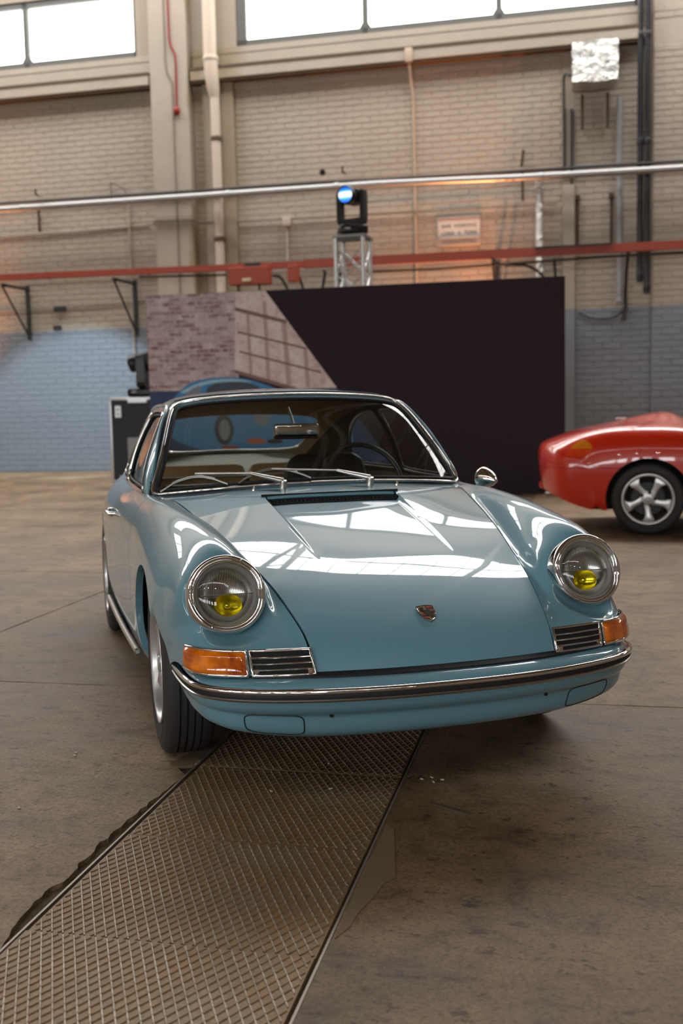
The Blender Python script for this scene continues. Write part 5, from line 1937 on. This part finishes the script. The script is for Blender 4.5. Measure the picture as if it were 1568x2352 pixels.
def moving_head(M, label, pan, tilt, lit, scale=1.0):
    r = empty('moving_head_light', M @ Matrix.Scale(scale, 4), label, 'stage light', 'moving head stage lights')
    MB().box((0, 0, .075), (.40, .40, .13), bev=.035).box((0, 0, .012), (.34, .34, .024)).build('base', BLK, r, angle=50)
    MB().box((-.09, -.198, .085), (.075, .006, .026), bev=.002).build('display', mat('display_pale', lin((190, 200, 200)), .3), r, smooth=False)
    yk = empty('yoke', Matrix.Identity(4))
    bpy.data.objects.remove(yk)
    Ry = Matrix.Translation((0, 0, .15)) @ Matrix.Rotation(pan, 4, 'Z')
    y = MB()
    y.prism(catmull([(-.15, 0), (.15, 0), (.205, .05), (.212, .12), (.212, .44), (.19, .465), (.15, .45), (.148, .14), (.12, .095), (-.12, .095), (-.148, .14), (-.15, .45), (-.19, .465), (-.212, .44), (-.212, .12), (-.205, .05)], 3, True), -.065, .065, Ry @ Matrix.Rotation(math.pi / 2, 4, 'X'))
    yo = y.build('yoke', BLK, r, angle=50)
    Rh = Ry @ Matrix.Translation((0, 0, .40)) @ Matrix.Rotation(tilt, 4, 'X') @ Matrix.Rotation(math.pi / 2, 4, 'X')
    hd = MB()
    hd.lathe([(.0005, -.19), (.075, -.185), (.115, -.15), (.125, -.06), (.125, .05), (.118, .09), (.130, .105), (.130, .20), (.120, .215), (.108, .212), (.104, .20)], Rh, 32)
    hd.box(Rh @ Vector((0, 0, -.02)), (.26, .20, .22), rot=(Rh.to_3x3()), bev=.03)
    ho = hd.build('head', BLK, r, angle=45)
    lens = MB().lathe([(.0005, .214), (.05, .211), (.106, .199)], Rh, 32).build('lens', BEAM if lit else mat('lens_dark', (.35, .42, .46), .08, .6), ho, angle=80)
    return r


# lattice tower behind the display wall
TM = HALL @ Matrix.Translation((1.40, -5.05, 0)) @ Matrix.Rotation(-3 * D2R, 4, 'Z')
tower = empty('truss_tower', TM, 'aluminium lattice truss tower standing behind the display wall, carrying the lit stage light', 'truss')
ALU = mat('aluminium', (.74, .73, .71), .35, .45)
TH = 3.72
for x in (-.205, .205):
    for y in (-.205, .205):
        MB().cyl((x, y, .02), (x, y, TH), .034, 14).build('chord', ALU, tower)
n = 9
for fx in range(4):
    for i in range(n):
        z0, z1 = .1 + (TH - .25) * i / n, .1 + (TH - .25) * (i + 1) / n
        a, b = (-.205, .205) if i % 2 else (.205, -.205)
        c = -.205 if fx < 2 else .205
        for (u0, u1) in ((a, b), (b, a)):
            p, q = ((u0, c, z0), (u1, c, z1)) if fx % 2 == 0 else ((c, u0, z0), (c, u1, z1))
            MB().cyl(p, q, .013, 8).build('brace', ALU, tower)
MB().box((0, 0, TH + .02), (.50, .50, .04), bev=.005).build('top_plate', mat('dull_steel', (.20, .20, .19), .45, .8), tower, smooth=False)
MB().box((0, 0, .01), (.7, .7, .02), bev=.005).build('base_plate', ALU, tower, smooth=False)
moving_head(TM @ Matrix.Translation((0, 0, TH + .04)) @ Matrix.Rotation(22 * D2R, 4, 'Z'), 'stage light with a glowing blue-white lens on top of the truss tower', -34 * D2R, 2 * D2R, True, 1.06)

CX, CY = -2.30, -4.62
CM = HALL @ Matrix.Translation((CX, CY, 0))
CH = 1.46
case = empty('flight_case', CM, 'black flight case with silver edges standing behind the left end of the display wall', 'flight case')
CASEB = mat('case_black', lin((44, 46, 54)), .55)
CASEA = mat('case_edge_aluminium', (.62, .62, .62), .38, .9)
CW, CDp = .78, .62
MB().box((0, 0, CH / 2 + .05), (CW - .02, CDp - .02, CH - .12)).build('case_body', CASEB, case, smooth=False)
ed = MB()
for x in (-1, 1):
    for y in (-1, 1):
        ed.box((x * (CW / 2 - .018), y * (CDp / 2 - .018), CH / 2 + .05), (.04, .04, CH - .1), bev=.008)
for z in (.12, CH - .02):
    for y in (-1, 1):
        ed.box((0, y * (CDp / 2 - .018), z), (CW, .04, .045), bev=.008)
    for x in (-1, 1):
        ed.box((x * (CW / 2 - .018), 0, z), (.04, CDp, .045), bev=.008)
ed.build('edge_profile', CASEA, case, angle=40)
MB().box((-.235, -CDp / 2 - .004, CH - .22), (.105, .012, .19), bev=.003).build('butterfly_latch', CASEA, case, smooth=False)
MB().box((-.235, -CDp / 2 - .012, CH - .19), (.03, .012, .03)).box((-.235, -CDp / 2 - .012, CH - .26), (.025, .012, .025)).build('latch_hole', DARKIRON, case, smooth=False)
MB().box((.10, -CDp / 2 - .004, CH - .05), (.33, .014, .07), bev=.004).build('handle_dish', CASEA, case, smooth=False)
MB().box((.06, -CDp / 2 - .004, .62), (.30, .004, .40)).build('paper_label', mat('paper_label', lin((172, 176, 178)), .7), case, smooth=False)
for x in (-.3, .3):
    for y in (-.22, .22):
        MB().lathe([(.0005, -.02), (.05, -.02), (.055, 0), (.05, .02), (.0005, .02)], Matrix.Translation((x, y, .055)) @ Matrix.Rotation(math.pi / 2, 4, 'Y'), 18).build('castor', BLK, case)
moving_head(CM @ Matrix.Translation((.10, 0, CH)), 'unlit stage light tilted sideways on top of the black flight case', -82 * D2R, 14 * D2R, False, 1.08)
# ------------------------------------------------------------------ red roadster, tail towards the display wall
RED = mat('red_paint', (.66, .024, .002), .28, coat=1.0, coat_rough=.02)
RM = HALL @ Matrix.Translation((5.285, -10.913, 0))
red = empty('red_roadster', RM @ Matrix.Rotation(-2.0 * D2R, 4, 'Z'), 'shiny red roadster seen from its tail corner, silver five-spoke wheel, at the right edge', 'car')
# half body: x forward, y across from the near flank (0) to the middle (.88), z up
# rows: deck centre, deck mid, shoulder inner, shoulder edge, upper flank, mid flank, lower flank, sill
def rrow(x, zc, zs, ys, zm, ym, zl, yl, yb=.05):
    return [(x, .88, zc), (x, .60, zc - .006), (x, .34, zs + (zc - zs) * .62), (x, ys + .10, zs + .012), (x, ys + .015, zs - .04), (x, ym, zm), (x, (ym + yl) / 2 - .006, (zm + zl) / 2), (x, yl, zl), (x, yl + .06, zl - .03)]
RR = [
 [(-.985, .88, .40), (-.98, .66, .40), (-.945, .44, .39), (-.865, .25, .36), (-.77, .14, .32), (-.67, .08, .28), (-.58, .06, .25), (-.50, .06, .225), (-.495, .065, .215)],
 [(-1.015, .88, .58), (-1.01, .66, .58), (-.978, .44, .575), (-.900, .25, .56), (-.81, .13, .54), (-.71, .065, .50), (-.60, .045, .42), (-.485, .045, .30), (-.47, .06, .25)],
 [(-1.015, .88, .78), (-1.01, .66, .778), (-.975, .44, .768), (-.895, .26, .752), (-.79, .13, .735), (-.66, .055, .66), (-.52, .035, .52), (-.44, .05, .30), (-.42, .10, .23)],
 [(-.93, .88, .855), (-.925, .66, .853), (-.885, .44, .842), (-.80, .265, .825), (-.70, .14, .795), (-.56, .050, .68), (-.45, .030, .52), (-.40, .045, .26), (-.39, .10, .20)],
 [(-.74, .88, .925), (-.735, .66, .923), (-.70, .44, .915), (-.63, .27, .905), (-.55, .13, .862), (-.44, .042, .71), (-.37, .022, .52), (-.345, .04, .25), (-.34, .10, .19)],
 [(-.50, .88, .985), (-.50, .66, .983), (-.48, .44, .972), (-.43, .27, .960), (-.37, .125, .905), (-.30, .030, .745), (-.27, .012, .52), (-.26, .035, .24), (-.26, .10, .18)],
 [(-.25, .88, 1.03), (-.25, .66, 1.028), (-.24, .44, 1.005), (-.22, .27, .985), (-.19, .12, .925), (-.16, .02, .765), (-.15, .004, .52), (-.15, .03, .24), (-.15, .10, .18)],
 [(.0, .88, 1.085), (.0, .66, 1.08), (.0, .44, 1.03), (.0, .27, .992), (.0, .12, .930), (.0, .015, .775), (.0, 0, .52), (.0, .03, .24), (0, .10, .18)],
 [(.22, .88, 1.095), (.22, .66, 1.09), (.22, .44, 1.03), (.22, .27, .985), (.22, .12, .925), (.22, .018, .765), (.22, .004, .52), (.22, .03, .24), (.22, .10, .18)],
 [(.42, .88, 1.0), (.42, .66, 1.0), (.42, .44, .975), (.42, .27, .958), (.42, .12, .905), (.42, .025, .75), (.42, .014, .52), (.42, .03, .24), (.42, .10, .18)],
 [(.75, .88, .93), (.75, .66, .93), (.75, .44, .925), (.75, .27, .918), (.75, .12, .878), (.75, .035, .72), (.75, .025, .50), (.75, .035, .24), (.75, .10, .18)],
 [(1.3, .88, .90), (1.3, .66, .90), (1.3, .44, .895), (1.3, .27, .888), (1.3, .12, .852), (1.3, .035, .70), (1.3, .025, .49), (1.3, .035, .24), (1.3, .10, .18)],
 [(1.8, .88, .88), (1.8, .66, .88), (1.8, .44, .872), (1.8, .27, .862), (1.8, .12, .83), (1.8, .03, .69), (1.8, .022, .49), (1.8, .035, .24), (1.8, .10, .18)],
 [(2.3, .88, .81), (2.3, .66, .815), (2.3, .44, .825), (2.3, .27, .835), (2.3, .12, .80), (2.3, .025, .67), (2.3, .018, .49), (2.3, .035, .24), (2.3, .10, .18)],
 [(2.75, .88, .70), (2.75, .66, .705), (2.75, .44, .72), (2.75, .28, .735), (2.75, .14, .71), (2.74, .06, .62), (2.73, .05, .48), (2.72, .06, .26), (2.72, .12, .2)],
 [(3.12, .88, .52), (3.11, .66, .52), (3.07, .44, .52), (3.0, .28, .52), (2.94, .18, .50), (2.90, .13, .46), (2.88, .11, .38), (2.86, .11, .25), (2.85, .16, .2)],
 [(3.17, .88, .34), (3.16, .66, .34), (3.11, .44, .335), (3.03, .30, .33), (2.97, .21, .32), (2.93, .16, .30), (2.90, .13, .27), (2.88, .13, .22), (2.87, .18, .19)],
]
_R = np.array(RR)
_Rm = _R.copy()
_Rm[..., 1] = .88 - _R[..., 1]          # distance from the centre line becomes the mirrored axis
_Rm = _Rm[..., [1, 0, 2]]               # mirror axis first
rg = smooth_grid(_Rm, 12, [7, 7, 8, 9, 10, 9, 9, 5])
rg = mirror_grid(rg)
rg = np.stack([rg[..., 1], .88 - rg[..., 0], rg[..., 2]], -1)
RV, RF = rg.reshape(-1, 3), grid_faces(*rg.shape[:2])
R_AR, R_WZ, R_WB = .372, .325, 2.415


def r_arch(V):
    d = np.minimum(np.hypot(V[:, 0], V[:, 2] - R_WZ), np.hypot(V[:, 0] - R_WB, V[:, 2] - R_WZ)) - R_AR
    return np.where((V[:, 1] < .30) | (V[:, 1] > 1.46), d, 1.0)


COCK = chaikin([(.40, .22), (.40, 1.54), (1.42, 1.48), (1.50, .88), (1.42, .28)], 2)
LAMPO = chaikin([(-.745, .715), (-.70, .785), (-.60, .868), (-.54, .862), (-.490, .81), (-.490, .76), (-.53, .712)], 1)


def r_lamp(V):
    a = sd_poly(V[:, [0, 2]], LAMPO)
    return np.where((V[:, 1] < .55) | (V[:, 1] > 1.21), a, 1.0)


RSEAM = [(-1.3, .615), (-.40, .618), (-.20, .60), (-.20, .612), (-.42, .626), (-1.3, .623)]
LIDG = lambda V: np.abs(V[:, 0] + .245 + (V[:, 1] - .88) * 0) - .0025
v, f = cut(RV, RF, lambda V: -r_arch(V), lambda V: -np.where(V[:, 2] > .78, sd_poly(V[:, :2], COCK), 1.0), lambda V: -r_lamp(V))
seam = lambda V: np.where(V[:, 0] < -.15, np.abs(V[:, 2] - (.607 + .03 * np.clip((V[:, 0] + .6) / .4, -1, 0))) , 1)
bot, botf = cut(v, f, lambda V: np.maximum(V[:, 0] + .15, V[:, 2] - .607))
up, upf = cut(v, f, lambda V: np.minimum(np.maximum(.611 - V[:, 2], -1), 1) * np.where(V[:, 0] < -.15, 1, 0) + np.where(V[:, 0] < -.15, 0, -1))
bot, botf = cut(bot, botf, lambda V: np.interp(V[:, 0], [-1.1, -.96, -.90, -.69, -.45], [.36, .36, .335, .258, .222]) - V[:, 2])
bot, botf = flange(bot, botf, .02, sign=-1)
up, upf = flange(up, upf, .02, sign=-1)
np_mesh('bodywork', up, upf, RED, red, angle=50)
np_mesh('rear_bumper', bot, botf, RED, red, angle=50)
AMB2 = mat('tail_lamp_amber', (.75, .22, .01), .12, coat=1.0)
TRED = mat('tail_lamp_red', (.80, .06, .012), .12, coat=1.0)
LV, LF = cut(RV, RF, r_lamp)
for sgn in (0, 1):
    a, af = cut(LV, LF, lambda V: (V[:, 1] - .88) * (1 if sgn == 0 else -1))
    t1, f1 = cut(a, af, lambda V: .785 - V[:, 2])
    t2, f2 = cut(a, af, lambda V: V[:, 2] - .785)
    lampr = np_mesh('tail_lamp', t2, f2, TRED, red, angle=60)
    tag(lampr, 'red and amber tail lamp')
    np_mesh('amber_lens', t1, f1, AMB2, lampr, angle=60)
# shut line of the engine lid, light strip and number recess
MB().tube([Vector((-.248, y, z)) for y, z in zip(np.linspace(.30, 1.46, 15), [np.interp(y_, [.3, .6, .88, 1.16, 1.46], [.988, 1.026, 1.031, 1.026, .988]) for y_ in np.linspace(.30, 1.46, 15)])], .004, 5).build('lid_gap', DARKIRON, red)
MB().box((-.235, .88, 1.045), (.10, .30, .02), bev=.006).build('brake_light', mat('pale_reflector', (.7, .66, .6), .2), red, smooth=False)
MB().tube([(-.955, .50, .41), (-.985, .60, .415), (-1.0, .88, .42), (-.985, 1.16, .415), (-.955, 1.26, .41)], .025, 10).build('lower_bumper_lip', RED, red)
MB().tube([(-.70, .84, .33), (-.96, .84, .32)], .045, 14).build('exhaust', STEEL, red)
# cabin tub, windscreen and seats
tb = MB().box((.95, .88, .45), (1.2, 1.36, .30)).box((1.1, .88, .27), (3.2, 1.4, .10)).box((-.35, .88, .44), (.7, 1.2, .26)).box((2.5, .88, .42), (.8, 1.0, .3))
for x in (0, R_WB):
    for y, yi in ((.05, .36), (1.71, 1.40)):
        arc = [(x + (R_AR + .004) * math.cos(t), R_WZ + (R_AR + .004) * math.sin(t)) for t in np.linspace(-.3, math.pi + .3, 22)]
        tb.sweep([[(a, y, b) for a, b in arc], [(a, yi, b) for a, b in arc]], closed_ring=False)
        tb.add([(a, yi, b) for a, b in arc], [tuple(range(len(arc)))])
tb.build('underbody', DARK, red, smooth=False)
for y in (.53, 1.23):
    st_ = MB().box((.95, y, .64), (.48, .46, .14), bev=.04).build('seat', BLACKV, red)
    MB().box((.68, y, .90), (.13, .44, .56), rot=(0, -.22, 0), bev=.05).build('seat_back', BLACKV, st_)
wsr = catmull([(1.52, .24, .90), (1.66, .45, .90), (1.70, .88, .90), (1.66, 1.31, .90), (1.52, 1.52, .90)], 6)
wst = catmull([(1.16, .34, 1.26), (1.25, .52, 1.285), (1.28, .88, 1.29), (1.25, 1.24, 1.285), (1.16, 1.42, 1.26)], 6)
ws = np_mesh('windscreen', np.concatenate([wsr, wst]), [(i, i + 1, len(wsr) + i + 1, len(wsr) + i) for i in range(len(wsr) - 1)], GLASS, red)
MB().tube([tuple(p) for p in wsr] + [tuple(p) for p in wst[::-1]], .018, 8, closed=True).build('windscreen_frame', RED, ws)


def red_wheel():
    Mx = Matrix.Rotation(-math.pi / 2, 4, 'X') @ Matrix.Rotation(math.pi, 4, 'X')   # outward = -y
    tp = [(.228, .085), (.240, .098), (.262, .108), (.290, .108), (.308, .100), (.318, .085), (.3225, .06), (.324, 0), (.3225, -.06), (.318, -.085), (.290, -.108), (.24, -.098), (.228, -.085)]
    w = MB().lathe(tp, Mx, 72).build('wheel', TYRE, red, angle=50)
    MB().lathe([(.262, .1085), (.2645, .1095), (.267, .1087)], Mx, 60).build('sidewall_ring', TYRE, w)
    MB().lathe([(.229, .080), (.2335, .090), (.2345, .098), (.230, .103), (.214, .100), (.207, .092), (.204, .070), (.203, .030), (.203, -.07), (.228, -.09)], Mx, 72).build('rim', ALLOY, w, angle=60)
    MB().lathe([(.150, .03), (.148, .036), (.05, .036), (.0005, .036)], Mx, 40).build('brake_disc', mat('disc_dark', (.05, .05, .05), .5, .6), w)
    MB().lathe([(.204, .0), (.0005, .0)], Mx, 40).build('wheel_house_shade', DARK, w)
    for i in range(5):
        a = 2 * math.pi * i / 5 + math.pi / 2 - .62
        sp = MB()
        lay = []
        up_ = [(.035, -.036), (.060, -.032), (.090, -.028), (.125, -.030), (.160, -.041), (.188, -.062), (.207, -.084)]
        dn_ = [(.214, .016), (.204, .036), (.180, .043), (.140, .035), (.095, .029), (.060, .032), (.035, .038)]
        outl = [(r, y + .16 * r * r / .2 * .9 - .01) for r, y in up_] + [(r, y + .16 * r * r / .2 * .9 - .01) for r, y in dn_]
        outl = [tuple(p) for p in catmull(outl, 3, True)]
        n_ = len(outl)
        cx_, cy_ = .12, .01
        for sc_, h in ((1.0, .045), (1.0, .064), (.90, .074), (.72, .077)):
            lay.append([Mx @ Matrix.Rotation(a, 4, 'Z') @ Vector((cx_ + (x - cx_) * (1 if sc_ == 1 else .5 + .5 * sc_), (y - (.144 * x * x / .2 * 1.0)) * sc_ + .144 * x * x / .2, h + .02 * (x - .05) / .16 * (1 if x > .05 else 0) - .012 * max(0, (x - .17) / .04))) for x, y in outl])
        sp.sweep(lay)
        sp.f.append(tuple(range(3 * n_, 4 * n_)))
        sp.mi.append(0)
        sp.build('spoke', ALLOY, w, angle=60)
    MB().lathe([(.0005, .080), (.060, .079), (.072, .072), (.074, .045)], Mx, 40).build('hub', ALLOY, w, angle=50)
    MB().lathe([(.0005, .086), (.022, .085), (.026, .081), (.027, .075)], Mx, 28).build('centre_cap', mat('cap_grey', (.30, .30, .30), .35, .9), w)
    for i in range(5):
        a = 2 * math.pi * i / 5 + math.pi / 2 - .25
        MB().lathe([(.0005, .083), (.0125, .0825), (.0155, .079), (.0155, .06)], Mx @ Matrix.Translation((.062 * math.cos(a), .062 * math.sin(a), 0)), 14).build('wheel_nut', DARKIRON, w)
    return w


rw = red_wheel()
for i, (x, y, rz) in enumerate(((0, .125, 0), (R_WB, .125, 0), (0, 1.635, math.pi), (R_WB, 1.635, math.pi))):
    o = rw if i == 0 else twin(rw, red)
    o.matrix_parent_inverse = Matrix.Identity(4)
    o.location = (x, y, R_WZ - .001)
    o.rotation_euler = (0, 0, rz)
